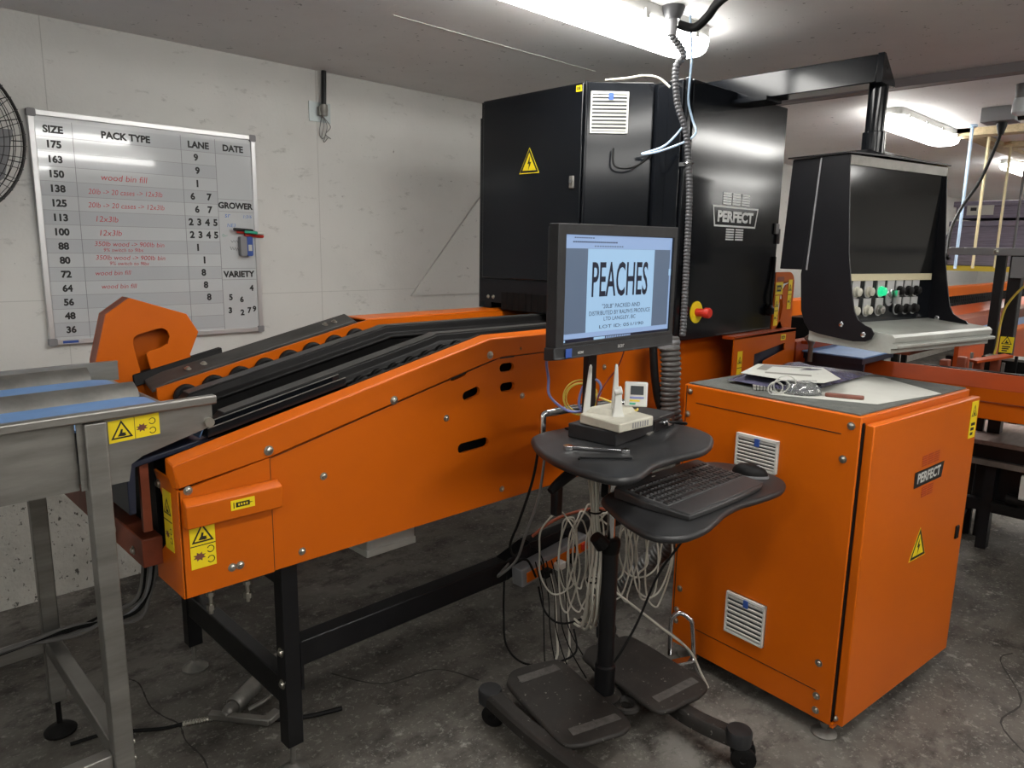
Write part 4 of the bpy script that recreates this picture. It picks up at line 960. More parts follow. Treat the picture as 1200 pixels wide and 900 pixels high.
cab([(2.47, 1.62, 2.40), (2.48, 1.61, 2.25), (2.52, 1.64, 2.12), (2.535, 1.628, 2.05), (2.51, 1.60, 1.98), (2.455, 1.70, 1.93), (2.43, 1.78, 1.92), (2.47, 1.70, 1.95), (2.50, 1.64, 2.02)], .0042, cablelb, 'air_tube', 'pale blue tube looping beside the corrugated conduit')
cab([(2.40, 1.95, 2.212), (2.43, 1.86, 2.212), (2.45, 1.80, 2.215), (2.46, 1.74, 2.20), (2.468, 1.69, 2.16)], .0045, cablew, 'white_tube', 'white tube arching over the top edge of the black cabinet')
cab([(2.385, 1.885, 1.945), (2.375, 1.87, 1.88), (2.40, 1.825, 1.866), (2.43, 1.78, 1.885), (2.455, 1.735, 1.93)], .004, cableb, 'lead', 'thin black lead hanging in a curve on the slanted cabinet panel')
t = thing('ribbed_hose', 'thick dark ribbed hose dropping from the black cabinet behind the cart', 'hose', (2.45, 1.6, .02))
rp = resample(cr([(2.455, 1.625, 1.215), (2.452, 1.605, 1.10), (2.452, 1.60, .95), (2.47, 1.57, .80), (2.50, 1.51, .62), (2.49, 1.53, .45), (2.44, 1.66, .25), (2.40, 1.85, .06)], 16), .0065)
mb = MB(); mb.tube(rp, lambda i: .041 if i % 3 else .034, 18); mb.build('tube', hosem, t)
mb = MB(); mb.lathe((2.456, 1.63, 1.17), (0, 0, 1), [(0, .048), (.03, .05), (.045, .042)], 20); mb.build('cuff', greyp, t)
cab([(2.40, 1.66, 1.20), (2.405, 1.65, 1.08), (2.42, 1.64, .98), (2.44, 1.63, .90), (2.42, 1.64, .80)], .016, rubber, 'side_hose', 'thin black hose beside the thick ribbed hose', 'hose', 10)

# ------------------------------------------------------------------ things on the orange cabinet
ZC = 1.0795
def slab(name, m_, pts, z0, th, label, catg, bevel=0):
    mb = MB(); mb.prism(pts, 'XY', z0, z0+th); return tag(mb.build(name, m_, bevel=bevel), label, catg)
slab('large_sheet', paper, [(2.315, 1.115), (2.43, .815), (2.80, .735), (2.99, .99), (2.90, 1.16), (2.70, 1.26)], ZC, .0012, 'large white paper sheet spread on the orange cabinet', 'paper')
t = thing('spiral_notebook', 'closed spiral notebook half under the purple grey bag', 'notebook', (2.55, 1.22, ZC+.002))
NB = frame((2.335, 1.19, ZC+.0016), math.atan2(-.16, .09))
mb = MB(NB); mb.box((0, .012, 0), (.20, .17, .009)); mb.build('pages', paper, t); mb = MB(NB); mb.box((-.002, .010, .0092), (.202, .172, .0105)); mb.build('cover', paperg, t)
mb = MB(NB)
for k in range(18): mb.torus((.01+k*.0105, .010, .007), (1, 0, 0), .009, .0013, 12, 5)
mb.build('wire_spiral', cableb, t)
mb = MB(); rows = []                             # crumpled plastic bag: a wavy pillow
random.seed(11); nx, ny = 16, 12
def bagp(i, j, s_):
    u_, v_ = i/(nx-1), j/(ny-1)
    a = Vector((2.40, 1.33, 0)).lerp(Vector((2.93, 1.345, 0)), u_); b = Vector((2.36, 1.03, 0)).lerp(Vector((2.985, 1.03, 0)), u_)
    p = a.lerp(b, v_); e = min(u_, 1-u_, v_, 1-v_)*5
    h = min(1, e)*(.024+.006*math.sin(9*u_+5*v_)+.004*math.sin(23*u_-17*v_))
    return (p.x, p.y, ZC+.0125+(h if s_ else 0))
vs = [bagp(i, j, s_) for s_ in (0, 1) for j in range(ny) for i in range(nx)]; fs = []
for s_ in (0, 1):
    o = s_*nx*ny
    for j in range(ny-1):
        for i in range(nx-1): q = (o+j*nx+i, o+j*nx+i+1, o+(j+1)*nx+i+1, o+(j+1)*nx+i); fs.append(q if s_ else q[::-1])
bd = [j*nx for j in range(ny)]+[(ny-1)*nx+i for i in range(1, nx)]+[j*nx+nx-1 for j in range(ny-2, -1, -1)]+[i for i in range(nx-2, 0, -1)]
for a, b in zip(bd, bd[1:]+bd[:1]): fs.append((a, b, b+nx*ny, a+nx*ny))
mb.add(vs, fs); tag(mb.build('plastic_bag', bagm), 'crumpled purple grey plastic bag lying on the papers', 'bag')
slab('printed_sheet', paper, [(2.406, 1.281), (2.66, 1.345), (2.765, 1.135), (2.569, .990), (2.44, .995), (2.39, 1.06)], ZC+.042, .0012, 'cream printed sheet lying on top of the plastic bag', 'paper')
ps = bpy.context.scene.objects['printed_sheet']
mb = MB(); mb.prism([(2.53, 1.285), (2.66, 1.320), (2.725, 1.165), (2.70, 1.15), (2.64, 1.275), (2.53, 1.245)], 'XY', ZC+.0434, ZC+.0438); mb.prism([(2.47, 1.22), (2.50, 1.235), (2.56, 1.09), (2.53, 1.075)], 'XY', ZC+.0434, ZC+.0438); mb.build('printed_block', paperg, ps)
t = thing('safety_glasses', 'clear safety glasses folded beside the spiral notebook', 'glasses', (2.43, 1.07, ZC+.0016))
G_ = frame((2.405, 1.055, ZC+.002), R(-48))
for s_ in (-1, 1):
    mb = MB(G_); rows = []
    for k in range(7):
        a = -.6+k*.2; rows.append([(s_*.033+.030*math.sin(a), .006-.012*(1-math.cos(a))*2, .004), (s_*.033+.030*math.sin(a), .004-.012*(1-math.cos(a))*2, .046), (s_*.033+.030*math.sin(a), .0055-.012*(1-math.cos(a))*2, .046), (s_*.033+.030*math.sin(a), .0075-.012*(1-math.cos(a))*2, .004)])
    mb.ring(rows); mb.build('lens', clearp, t)
    mb = MB(G_); mb.tube(cr([(s_*.064, .0, .030), (s_*.066, .03, .028), (s_*.04, .045, .018), (-s_*.03, .05, .008)], 6), .0022, 6); mb.build('temple', cableb if s_ > 0 else paper, t)
mb = MB(frame((2.400, 1.045, ZC+.003), R(-48))); rows = []
for k in range(7):
    e = k/6*PI/2; rows.append([(.062*math.cos(a)*math.cos(e), .040*math.sin(a)*math.cos(e), .046*math.sin(e)) for a in [PI+PI*i/16 for i in range(17)]])
mb.ring(rows, closed_u=False, caps=False); ln = mb.build('visor', clearp, t)
md = ln.modifiers.new('shell', 'SOLIDIFY'); md.thickness = .0018
mb = MB(); 
for k, (r_, tl) in enumerate(((.036, 20), (.030, 32), (.024, 12))):
    mb.M = frame((2.345-.012*k, 1.085+.01*k, ZC+.034-.006*k), R(-48)) @ Matrix.Rotation(R(tl), 4, 'X'); mb.torus((0, 0, 0), (0, 1, 0), r_, .0022, 30, 5)
mb.M = None; mb.build('cord', paper, t)
t = thing('folding_knife', 'red brown folding knife lying on the white sheet', 'knife', (2.44, .92, ZC+.0015))
KN = frame((2.445, .925, ZC+.0014), math.atan2(-.135, .05))
mb = MB(KN); mb.prism([(-.058, -.008), (.05, -.011), (.060, -.004), (.058, .008), (-.05, .010), (-.060, .004)], 'XY', 0, .013); mb.build('handle', brown, t, bevel=.003)
mb = MB(KN); mb.box((-.045, .0085, .004), (.05, .0115, .009)); mb.cyl((-.05, 0, .012), (-.05, 0, .0145), .004, n=12); mb.build('blade', steeld, t)

# ------------------------------------------------------------------ stainless table at the inlet
t = thing('stainless_belt_table', 'stainless steel belt table with two blue belts feeding the orange conveyor', 'conveyor', (.2, 2.15, 0))
def ty(x): return .014*x
mb = MB(); mb.prism([(-2.2, .955), (.412, .990), (.412, 1.150), (-2.2, 1.115)], 'XZ', 1.822, 1.827); mb.build('side_panel', steel, t)
mb = MB(); mb.prism([(.412, .992), (.512, .995), (.520, 1.035), (.545, 1.050), (.715, 1.098), (.715, 1.16), (.412, 1.152)], 'XZ', 1.806, 1.810)
sp = mb.build('end_plate', steel, t, bevel=.0)
sticker(sp, (.476, 1.8058, 1.092), (1, 0, .06), (0, 0, 1), (0, -1, 0), .112, .052, 'wide')
mb = MB(); mb.cyl((.705, 1.806, 1.108), (.705, 1.798, 1.108), .012, n=16); mb.build('end_washer', boltm, sp)
mb = MB(); mb.ring([[(x, 1.786, z), (x, 1.812, z), (x, 1.812, z+.022), (x, 1.786, z+.022)] for x, z in ((-2.2, 1.113), (.722, 1.156))]); mb.build('top_rail', steel, t, bevel=.004)
mb = MB(); mb.ring([[(x, 2.526, z-.055), (x, 2.534, z-.055), (x, 2.534, z), (x, 2.526, z)] for x, z in ((-2.2, 1.135), (.710, 1.170))]); mb.ring([[(x, 2.522, z), (x, 2.540, z), (x, 2.540, z+.006), (x, 2.522, z+.006)] for x, z in ((-2.2, 1.135), (.710, 1.170))]); mb.build('rear_wall', steel, t)
for y0_, y1_ in ((1.83, 2.135), (2.20, 2.475)):
    mb = MB(); rows = []
    for x, z in ((-2.2, 1.092), (.62, 1.131), (.66, 1.127), (.69, 1.112), (.70, 1.09), (.69, 1.07)): rows.append([(x, y0_, z), (x, y1_, z), (x, y1_, z-.006), (x, y0_, z-.006)])
    mb.ring(rows); mb.build('belt', blueb, t)
for y0_, y1_, x1 in ((2.135, 2.19, .65), (2.475, 2.526, .62)):
    mb = MB(); mb.ring([[(x, y0_, z-.01), (x, y0_+.012, z+.010), (x, y1_-.01, z+.026), (x, y1_, z+.026), (x, y1_, z-.01)] for x, z in ((-2.2, 1.100), (x1, 1.138))]); mb.build('lane_divider', steeld, t, bevel=.002)
    mb = MB(); mb.ring([[(x, y0_+.012, z+.012), (x, y0_+.012, z+.014), (x, y1_-.012, z+.029), (x, y1_-.012, z+.027)] for x, z in ((-2.2, 1.100), (.10, 1.132))]); mb.build('divider_strip', steeld, t)
mb = MB(); mb.box((-2.2, 1.84, 1.0), (.50, 2.52, 1.05)); mb.build('belt_bed', steeld, t)
mb = MB(); mb.cyl((.675, 1.83, 1.10), (.675, 2.50, 1.10), .022, n=20); mb.build('end_roller', steeld, t)
for x, y, yb in ((.425, 1.80, 1.80), (.425, 2.478, 2.478), (-1.9, 1.80, 1.80), (-1.9, 2.478, 2.478)):
    mb = MB(); mb.box((x, y-(.01 if y < 2 else 0), .115), (x+.045, y+.035, .99 if y > 2 else (1.148 if x > 0 else 1.10))); lg = mb.build('leg', steel, t, bevel=.003)
    mb = MB(); mb.lathe((x+.022, y+.022, 0), (0, 0, 1), [(0, .046), (.008, .047), (.020, .034), (.028, .013), (.032, .008), (.115, .008)], 20); mb.build('levelling_foot', rubber, lg)
mb = MB(); mb.box((.428, 1.845, .285), (.468, 2.478, .332)); mb.build('stretcher', steel, t, bevel=.003)
mb = MB(); mb.box((-1.86, 1.805, .270), (.425, 1.842, .315)); mb.build('stretcher', steel, t, bevel=.003)
mb = MB(); mb.box((-1.86, 2.483, .290), (.425, 2.52, .335)); mb.build('stretcher', steel, t, bevel=.003)
for z in (.30, .255): bolt(t, (.472, 1.82, z+.02), (1, 0, 0), .007)
# grey cables strapped along the rear stretcher, running to the conveyor
t = thing('cable_loom', 'grey cable loom strapped along the low rear bar of the stainless table', 'cable', (.3, 2.5, .3))
random.seed(5)
for k in range(6):
    o = (-.012, .0, .014, .026, .040, .052)[k]; j1, j2, j3 = random.uniform(-.03, .03), random.uniform(-.03, .03), random.uniform(0, .05)
    mb = MB(); mb.tube(cr([(-1.5, 2.475-o*.4, .33+o*.6), (-.3, 2.47-o*.5, .335+o*.6), (.02, 2.462-o*.6, .335+o*.5), (.19, 2.462-o*.6, .335+o*.5), (.36, 2.455-o*.6, .350+abs(o)*.4), (.50, 2.42+j1, .358+o*.4), (.60+o, 2.38+j2, .36+j3), (.665+o*.6, 2.34, .45), (.690+o*.5, 2.33-o*.4, .57), (.685+o*.4, 2.32-o*.4, .68), (.66+o*.2, 2.30, .77)], 6), .0060, 7); mb.build('strand', (cableg, cableb, cableg, cablew, cableb, cableg)[k] if k != 3 else greyp, t)
for x in (.02, .19): 
    mb = MB(); mb.torus((x, 2.475, .335), (1, 0, 0), .042, .004, 20, 6); mb.build('cable_tie', cableb, t)

# ------------------------------------------------------------------ grease gun on the floor
t = thing('grease_gun', 'old grey grease gun with spring hose lying on the floor under the stand', 'tool', (.95, 2.2, 0))
a_, b_ = Vector((.885, 2.205, .034)), Vector((1.13, 2.36, .034)); d_ = (b_-a_).normalized()
mb = MB(); mb.lathe(a_, d_, [(0, .026), (.008, .032), (.03, .032), (.032, .029), (.26, .029), (.262, .032), (.285, .032), (.29, .02)], 24); mb.build('barrel', steeld, t)
mb = MB(); mb.lathe(a_, -d_, [(0, .022), (.035, .020), (.04, .014), (.055, .012)], 16); mb.bar(a_+Vector((-.07, .02, -.008)), a_+Vector((.06, -.14, -.012)), .026, .022); mb.bar(a_+Vector((.05, -.135, -.010)), a_+Vector((.10, -.12, -.005)), .034, .02); mb.build('head', steeld, t, bevel=.004)
mb = MB(); mb.tube(cr([a_+Vector((.03, -.05, .0)), a_+Vector((.08, -.06, .014)), a_+Vector((.13, -.04, .02)), a_+Vector((.17, -.005, .03))], 5), .007, 8); mb.build('lever', steeld, t)
mb = MB(); mb.tube(cr([(.95, 2.09, .012), (1.05, 2.02, .012), (1.16, 1.98, .012)], 5), .008, 8); mb.build('grip', rubber, t)
rp = resample(cr([a_+Vector((-.05, -.0, -.014)), (.80, 2.23, .012), (.74, 2.26, .010)], 10), .004)
mb = MB(); mb.tube(rp, lambda i: .010 if i % 2 else .0075, 8); mb.build('spring_guard', boltm, t)
mb = MB(); mb.tube(cr([(.745, 2.26, .010), (.69, 2.28, .008), (.62, 2.33, .008), (.55, 2.38, .007), (.45, 2.40, .007)], 6), .006, 8); mb.build('hose', cableb, t)

# ------------------------------------------------------------------ whiteboard
BY = WY-.012
t = thing('whiteboard', 'magnetic whiteboard with fruit size, pack type and lane table on the wall', 'whiteboard', (1.21, BY, 1.115))
bx0, bx1, bz0, bz1 = .742, 1.688, 1.113, 2.066
MB().box((bx0+.01, BY-.004, bz0+.01), (bx1-.01, WY-.001, bz1-.01)).build('panel', boardm, t)
mb = MB()
for a, b in (((bx0, bz1-.022), (bx1, bz1)), ((bx0, bz0), (bx1, bz0+.022)), ((bx0, bz0), (bx0+.022, bz1)), ((bx1-.022, bz0), (bx1, bz1))): mb.box((a[0], BY-.012, a[1]), (b[0], WY-.001, b[1]))
mb.build('frame', alu, t, bevel=.002)
for x, z in ((bx0, bz0), (bx0, bz1), (bx1, bz0), (bx1, bz1)):
    mb = MB(); cx_, cz_ = (x+.013 if x == bx0 else x-.013), (z+.013 if z == bz0 else z-.013); mb.prism(rrect(cx_-.016, cz_-.016, cx_+.016, cz_+.016, .007), 'XZ', BY-.0145, WY-.002); mb.build('corner_cap', greyp, t)
RS = .0585; z0 = 1.995
sizes = ['SIZE', '175', '163', '150', '138', '125', '113', '100', '88', '80', '72', '64', '56', '48', '36']
c0, c1, c2, c3, c4 = .766, .898, 1.335, 1.492, 1.664
yb = BY-.0045
mb = MB()
for k in range(15):
    zc = z0-k*RS
    if k % 2 == 0: mb.box((c0, yb-.0002, zc-RS/2), (c3, yb+.001, zc+RS/2), 0)
mb.box((c3, yb-.0002, z0-RS/2), (c4, yb+.001, z0+RS/2), 0)
mb.build('grey_bands', boardd, t)
mb = MB()
for x in (c1, c2, c3): mb.box((x-.001, yb-.0006, 1.135), (x+.001, yb, 2.03))
for k in range(15): mb.box((c0, yb-.0006, z0-k*RS-RS/2-.0006), (c3, yb, z0-k*RS-RS/2+.0006))
for z in (z0-RS/2, 1.758, 1.700, 1.430, 1.375): mb.box((c3, yb-.0006, z-.0008), (c4, yb, z+.0008))
mb.build('ruled_lines', greyp, t)
mb = MB(); ex, ez = (1, 0, 0), (0, 0, 1); yt = yb-.0009
def tx(s, x, z, h=.030, bold=.045): mb.text(s, (x, yt, z), ex, ez, h, mt=0, bold=bold)
for k, s in enumerate(sizes): tx(s, .828, z0-k*RS, .031)
tx('PACK TYPE', 1.105, z0, .031); tx('LANE', 1.415, z0, .031); tx('DATE', 1.578, z0, .031)
tx('GROWER', 1.578, 1.729, .031); tx('VARIETY', 1.578, 1.402, .031)
DG = []
for k, items in enumerate([[('9', 1.400)], [('9', 1.404)], [('1', 1.400)], [('6', 1.375), ('7', 1.452)], [('6', 1.392), ('7', 1.452)], [('2', 1.360), ('3', 1.398), ('4', 1.436), ('5', 1.474)], [('2', 1.362), ('3', 1.400), ('4', 1.438), ('5', 1.474)], [('1', 1.385)], [('1', 1.412)], [('8', 1.405)], [('8', 1.412)], [('8', 1.424)]]):
    for s, x in items: DG.append((s, x, z0-(k+1)*RS+.002, .033))
for s, x, z in (('4', 1.638, 1.333), ('5', 1.530, 1.290), ('6', 1.585, 1.278), ('3', 1.524, 1.226), ('2', 1.585, 1.213), ('7', 1.622, 1.222), ('9', 1.648, 1.228)): DG.append((s, x, z, .030))
mb.build('black_lettering', inkb, t, smooth=False)
for s_, x, z, h in DG:
    mb = MB(); mb.text(s_, (x, yt, z), ex, ez, h, mt=0, bold=.045); mb.build('stick_on_digit', inkb, t, smooth=False)
mb = MB()
def hw(s, x, z, h=.021, wm=None): mb.text(s, (x, yt, z), (1, 0, .012*random.uniform(-1, 1)), (.18, 0, 1), h, mt=0, bold=-.004, wmax=wm)
hw('wood bin fill', 1.085, z0-3*RS, .026, .20)
hw('20lb \u2192 20 cases \u2192 12x3lb'.replace('\u2192', '->'), 1.09, z0-4*RS-.002, .022, .30)
hw('20lb -> 20 cases -> 12x3lb', 1.09, z0-5*RS, .022, .31)
hw('12x3lb', 1.005, z0-6*RS, .024); hw('12x3lb', 1.015, z0-7*RS, .024)
hw('350lb wood -> 900lb bin', 1.09, z0-8*RS+.011, .020, .31); hw('9% switch to 9lbs', 1.06, z0-8*RS-.014, .016, .22)
hw('350lb wood -> 900lb bin', 1.09, z0-9*RS+.011, .020, .31); hw('9% switch to 9lbs', 1.08, z0-9*RS-.014, .016, .26)
hw('wood bin fill', 1.01, z0-10*RS+.004, .020, .15); hw('wood bin fill', 1.03, z0-11*RS+.004, .020, .17)
mb.build('red_handwriting', inkr, t, smooth=False)
mb = MB(); hw('sr', 1.535, 1.680, .016); hw('1:3/6', 1.635, 1.680, .016); hw('NE3', 1.552, 1.636, .017); mb.build('blue_handwriting', inkbl, t, smooth=False)
mb = MB(); mb.tube([(1.515, yt, 1.588), (1.508, yt, 1.594), (1.504, yt, 1.588), (1.508, yt, 1.582), (1.530, yt, 1.588)], .0009, 4); mb.build('green_scribble', inkg, t)
mb = MB()
mb.tube([(1.540+.006*k, yt, 1.528+.007*(-1)**k-.001*k) for k in range(13)], .0009, 4); mb.tube([(1.545+.007*k, yt, 1.560+.005*(-1)**k) for k in range(6)], .0009, 4); mb.tube(cr([(1.60, yt, 1.52), (1.63, yt, 1.51), (1.64, yt, 1.50)], 4), .0008, 4)
mb.build('black_scribble', inkb, t)
mb = MB(); mb.box((.790, BY-.0130, 1.119), (.850, BY-.0118, 1.130)); lab(mb.build('maker_plate', bluep, t), 'small blue maker plate')
# marker holder and markers
t = thing('marker_holder', 'small magnetic holder with grey and blue cups stuck on the whiteboard', 'holder', (1.605, BY-.02, 1.49))
mb = MB(); mb.prism(rrect(1.580, 1.490, 1.612, 1.585, .008), 'XZ', BY-.036, BY-.0055); mb.build('cup', greyp, t, bevel=.003)
mb = MB(); mb.prism(rrect(1.612, 1.490, 1.642, 1.585, .008), 'XZ', BY-.036, BY-.0055); mb.build('cup', bluep, t, bevel=.003)
mb = MB(); mb.box((1.618, BY-.037, 1.515), (1.636, BY-.0358, 1.545)); mb.build('cup_label', paper, t)
for (x0_, z_, dy, m_, nm) in ((1.570, 1.606, .020, inkr, 'red marker lying along the top of the marker holder'), (1.548, 1.618, .034, inkb, 'black marker lying on the marker holder above the red one'), (1.600, 1.6065, .040, inkg, 'green marker in front on the marker holder'), (1.610, 1.592, .015, redp, 'second red marker sticking out right of the marker holder')):
    tt = thing('marker_pen', nm, 'marker', (x0_, BY-dy, z_-.008), 'dry wipe markers on the whiteboard')
    mb = MB(); mb.lathe((x0_, BY-dy, z_), (1, 0, -.06), [(0, .005), (.004, .0075), (.06, .008), (.064, .006)], 12); mb.build('barrel', m_ if m_ is not inkr else redp, tt)
    mb = MB(); mb.lathe((x0_+.064, BY-dy, z_-.0038), (1, 0, -.06), [(0, .0085), (.03, .008), (.034, .005)], 12); mb.build('cap', white if m_ is inkg else m_, tt)

# ------------------------------------------------------------------ wall fan
t = thing('wall_fan', 'black wire-caged wall fan cut off by the picture edge beside the whiteboard', 'fan', (.377, 3.3, 1.6))
fc = Vector((.377, 3.28, 1.912)); nf = Vector((.12, -1, -.05)).normalized()
fa = nf.cross(Vector((0, 0, 1))).normalized(); fb = nf.cross(fa)
fcag = mat('fan_wire', (.035, .033, .032), .4, metal=.5)
mb = MB()
for k in range(2, 15):
    r_ = .02*k; mb.torus(fc+nf*(.085-.055*(k/15)**2), nf, r_, .0013, 48, 5)
for k in range(44):
    a = 2*PI*k/44; e = fa*math.cos(a)+fb*math.sin(a); e2 = fa*math.cos(a+.22)+fb*math.sin(a+.22)
    mb.tube(cr([fc+e*.035+nf*.086, fc+(e*.6+e2*.4)*.16+nf*.072, fc+e2*.295+nf*.02, fc+e2*.30+nf*0], 4), .0015, 5)
mb.build('front_cage', fcag, t)
mb = MB()
for k in range(2, 8): mb.torus(fc-nf*(.11-.085*(k/7.5)**3), nf, .04*k, .0018, 48, 5)
for k in range(24):
    a = 2*PI*k/24; e = fa*math.cos(a)+fb*math.sin(a); mb.tube(cr([fc+e*.06-nf*.115, fc+e*.17-nf*.10, fc+e*.28-nf*.04, fc+e*.30], 4), .0018, 5)
mb.build('rear_cage', fcag, t)
mb = MB(); mb.torus(fc, nf, .302, .006, 64, 8); mb.torus(fc+nf*.012, nf, .300, .004, 64, 8); mb.build('cage_rim', fcag, t)
for k in range(3):
    a0 = 2*PI*k/3+.5; rows = []
    for i in range(7):
        r_ = .05+.215*i/6; wd = .35+.35*math.sin(i/6*PI*.6); rows.append([fc+(fa*math.cos(a0+s_*wd)+fb*math.sin(a0+s_*wd))*r_+nf*(.02*s_+o_) for s_, o_ in ((-1, 0), (0, .004), (1, 0), (1, -.002), (0, .002), (-1, -.002))])
    mb = MB(); mb.ring(rows); mb.build('blade', greyp, t)
mb = MB(); mb.lathe(fc-nf*.16, nf, [(0, .05), (.01, .062), (.12, .062), (.135, .045), (.17, .04), (.19, .02)], 24); mb.build('motor', blackm, t)
mb = MB(); mb.obox(fc+nf*.088, fa*.036, fb*.036, nf*.003); mb.build('cage_badge', blackm, t)
mb = MB(); mb.bar(fc-nf*.14, (.33, 3.50, 1.86), .04, .04); mb.box((.25, 3.50, 1.74), (.41, 3.564, 1.98)); mb.build('wall_bracket', blackm, t, bevel=.004)

# conduit with switch plate on the wall
t = thing('wall_conduit', 'black conduit dropping from the ceiling to a small metal plate on the wall', 'conduit', (2.06, 3.54, 2.2))
mb = MB(); mb.cyl((2.072, 3.535, 2.428), (2.066, 3.535, 2.255), .013, n=14); mb.build('pipe', blackm, t)
MB().box((1.995, WY-.006, 2.178), (2.118, WY-.0005, 2.275)).build('plate', mat('galvanised_plate', (.45, .50, .50), .4, metal=.6), t)
mb = MB(); mb.lathe((2.066, 3.535, 2.262), (0, 0, -1), [(0, .020), (.03, .022), (.04, .016), (.055, .016)], 14); mb.box((2.04, 3.535, 2.21), (2.09, 3.56, 2.25)); mb.build('fitting', steeld, t)
mb = MB()
for k in range(4): mb.tube(cr([(2.06, 3.545, 2.21), (2.05+.02*k, 3.548, 2.16), (2.045+.012*k, 3.55, 2.12-.02*(k % 3)), (2.052+.02*k, 3.55, 2.10)], 5), .002, 5)
mb.build('wire_ends', cableg, t)

# ------------------------------------------------------------------ sorting line beyond the cabinet
t = thing('outlet_gate', 'orange sheet-metal gate with yellow warning labels right of the black cabinet', 'gate', (3.6, 1.7, .9))
gy = 1.655
gp = [(3.375, 1.195), (3.375, 1.458)]+[(3.50+.06*math.cos(a)+.02, 1.40+.058*math.sin(a)) for a in [PI/2-PI/2*k/6 for k in range(7)]]+[(3.585, 1.17), (3.375, 1.15)]
mb = MB(); mb.prism(gp, 'XZ', gy-.003, gy+.003, 0, [oval(3.452, 1.29, .045, .24)]); gb = mb.build('upright', orange, t, bevel=.001)
mb = MB(); mb.prism([(3.43, 1.16), (3.48, 1.16), (3.48, 1.42), (3.43, 1.42)], 'XZ', gy+.05, gy+.054); mb.build('slot_back', rust, t)
mb = MB(); mb.box((3.37, gy+.003, 1.19), (3.376, gy+.08, 1.455)); mb.build('return_flange', orange, t)
sticker(gb, (3.385, gy-.0035, 1.20), (1, 0, 0), (0, 0, 1), (0, -1, 0), .040, .145, 'tall')
sticker(gb, (3.380, gy-.0035, 1.35), (1, 0, 0), (0, 0, 1), (0, -1, 0), .075, .06, 'plate')
sticker(gb, (3.515, gy-.0035, 1.275), (1, 0, 0), (0, 0, 1), (0, -1, 0), .040, .145, 'tall')
mb = MB(); mb.prism(oval(3.43, 1.425, .075, .022), 'XZ', gy-.0036, gy-.003); mb.build('dark_print', rust, gb)
mb = MB(); mb.prism([(2.93, .70), (3.53, .70), (3.53, 1.185), (2.93, 1.175)], 'XZ', 1.60, 1.606, 0, [[(3.12, .96), (3.12, 1.09), (3.42, 1.12), (3.42, 1.085), (3.22, 1.05), (3.19, .96)]]); lo = mb.build('lower_panel', orange, t)
mb = MB(); mb.box((2.93, 1.60, 1.170), (3.53, 1.66, 1.184)); mb.build('panel_top', redor, t)
mb = MB(); mb.prism([(3.10, .94), (3.45, .94), (3.45, 1.13), (3.10, 1.10)], 'XZ', 1.62, 1.624); mb.build('dark_window', navy, t)
sticker(lo, (2.965, 1.5995, .965), (1, 0, 0), (0, 0, 1), (0, -1, 0), .042, .15, 'tall')
sticker(lo, (3.37, 1.5995, 1.135), (1, 0, 0), (0, 0, 1), (0, -1, 0), .05, .028, 'plate')
mb = MB(); mb.tube(cr([(3.56, 1.56, 1.13), (3.60, 1.53, 1.16), (3.66, 1.50, 1.15), (3.70, 1.50, 1.12)], 5), .012, 8); mb.lathe((3.58, 1.54, 1.02), (0, 0, 1), [(0, .012), (.08, .012), (.1, .02), (.12, .012)], 12); mb.build('hand_lever', steeld, t)
# cross belt
t = thing('cross_conveyor', 'orange trough conveyor with blue belt crossing behind the orange electrical cabinet', 'conveyor', (4.2, .6, 0))
mb = MB(); mb.ring([[(4.02, y, 1.005), (4.00, y, 1.010), (3.915, y, .945), (3.93, y, .935), (4.02, y, .995)] for y in (1.60, -3.0)]); mb.build('near_lip', redor, t, bevel=.002)
mb = MB(); mb.ring([[(3.916, y, .944), (3.916, y, .885), (3.93, y, .878), (3.93, y, .80), (3.96, y, .795), (3.96, y, .94)] for y in (1.60, -3.0)]); mb.build('near_side', orange, t, bevel=.002)
mb = MB(); mb.box((3.913, -3.0, .882), (3.917, 1.6, .886)); mb.build('side_seam', rust, t)
mb = MB(); mb.box((4.02, -3.0, 1.0), (4.05, 1.15, 1.012)); mb.box((3.97, -3.0, .90), (4.9, 1.05, .93)); mb.build('black_edge', matte, t)
mb = MB(); mb.box((3.64, 1.31, 1.025), (4.06, 1.60, 1.056)); mb.box((3.66, 1.31, .8), (3.68, 1.60, 1.03)); mb.build('belt_frame', navy, t)
mb = MB(); mb.ring([[(x, y, z) for y, z in ((1.30, 1.055), (1.60, 1.06), (1.60, 1.066), (1.30, 1.062))] for x in (3.62, 4.06)]); mb.build('blue_belt', blueb, t)
mb = MB(); mb.box((3.55, 1.60, 1.0), (4.9, 1.66, 1.115)); mb.box((3.60, 1.56, 1.10), (4.9, 1.60, 1.118)); mb.build('rear_rail', redor, t, bevel=.003)
for k in range(4):
    mb = MB(); mb.box((4.05+.10*k, 1.05-.05*k, .93), (4.10+.10*k, 1.09-.05*k, 1.04+.01*(k % 2))); mb.build('orange_block', rust, t, bevel=.004)
for y in (-2.6, .95):
    for x in (3.94, 4.80):
        mb = MB(); mb.box((x, y, .0), (x+.05, y+.05, .9)); mb.build('leg', blackm, t)
for k in range(26):                              # upright fingers and rods of the cup drops
    y = 1.02-.048*k; mb = MB(); mb.box((4.35+.02*(k % 3), y, .93), (4.37+.02*(k % 3), y+.012, 1.055-.012*(k % 4))); mb.build('finger', (steeld, rubber, rubber)[k % 3], t)
mb = MB(); mb.box((4.45, -2, .93), (4.60, 1.0, 1.02)); mb.build('drop_box', rubber, t)
mb = MB(); mb.bar((4.20, .98, 1.03), (4.34, .86, 1.06), .06, .012); mb.build('paint_chipped_arm', redor, t)
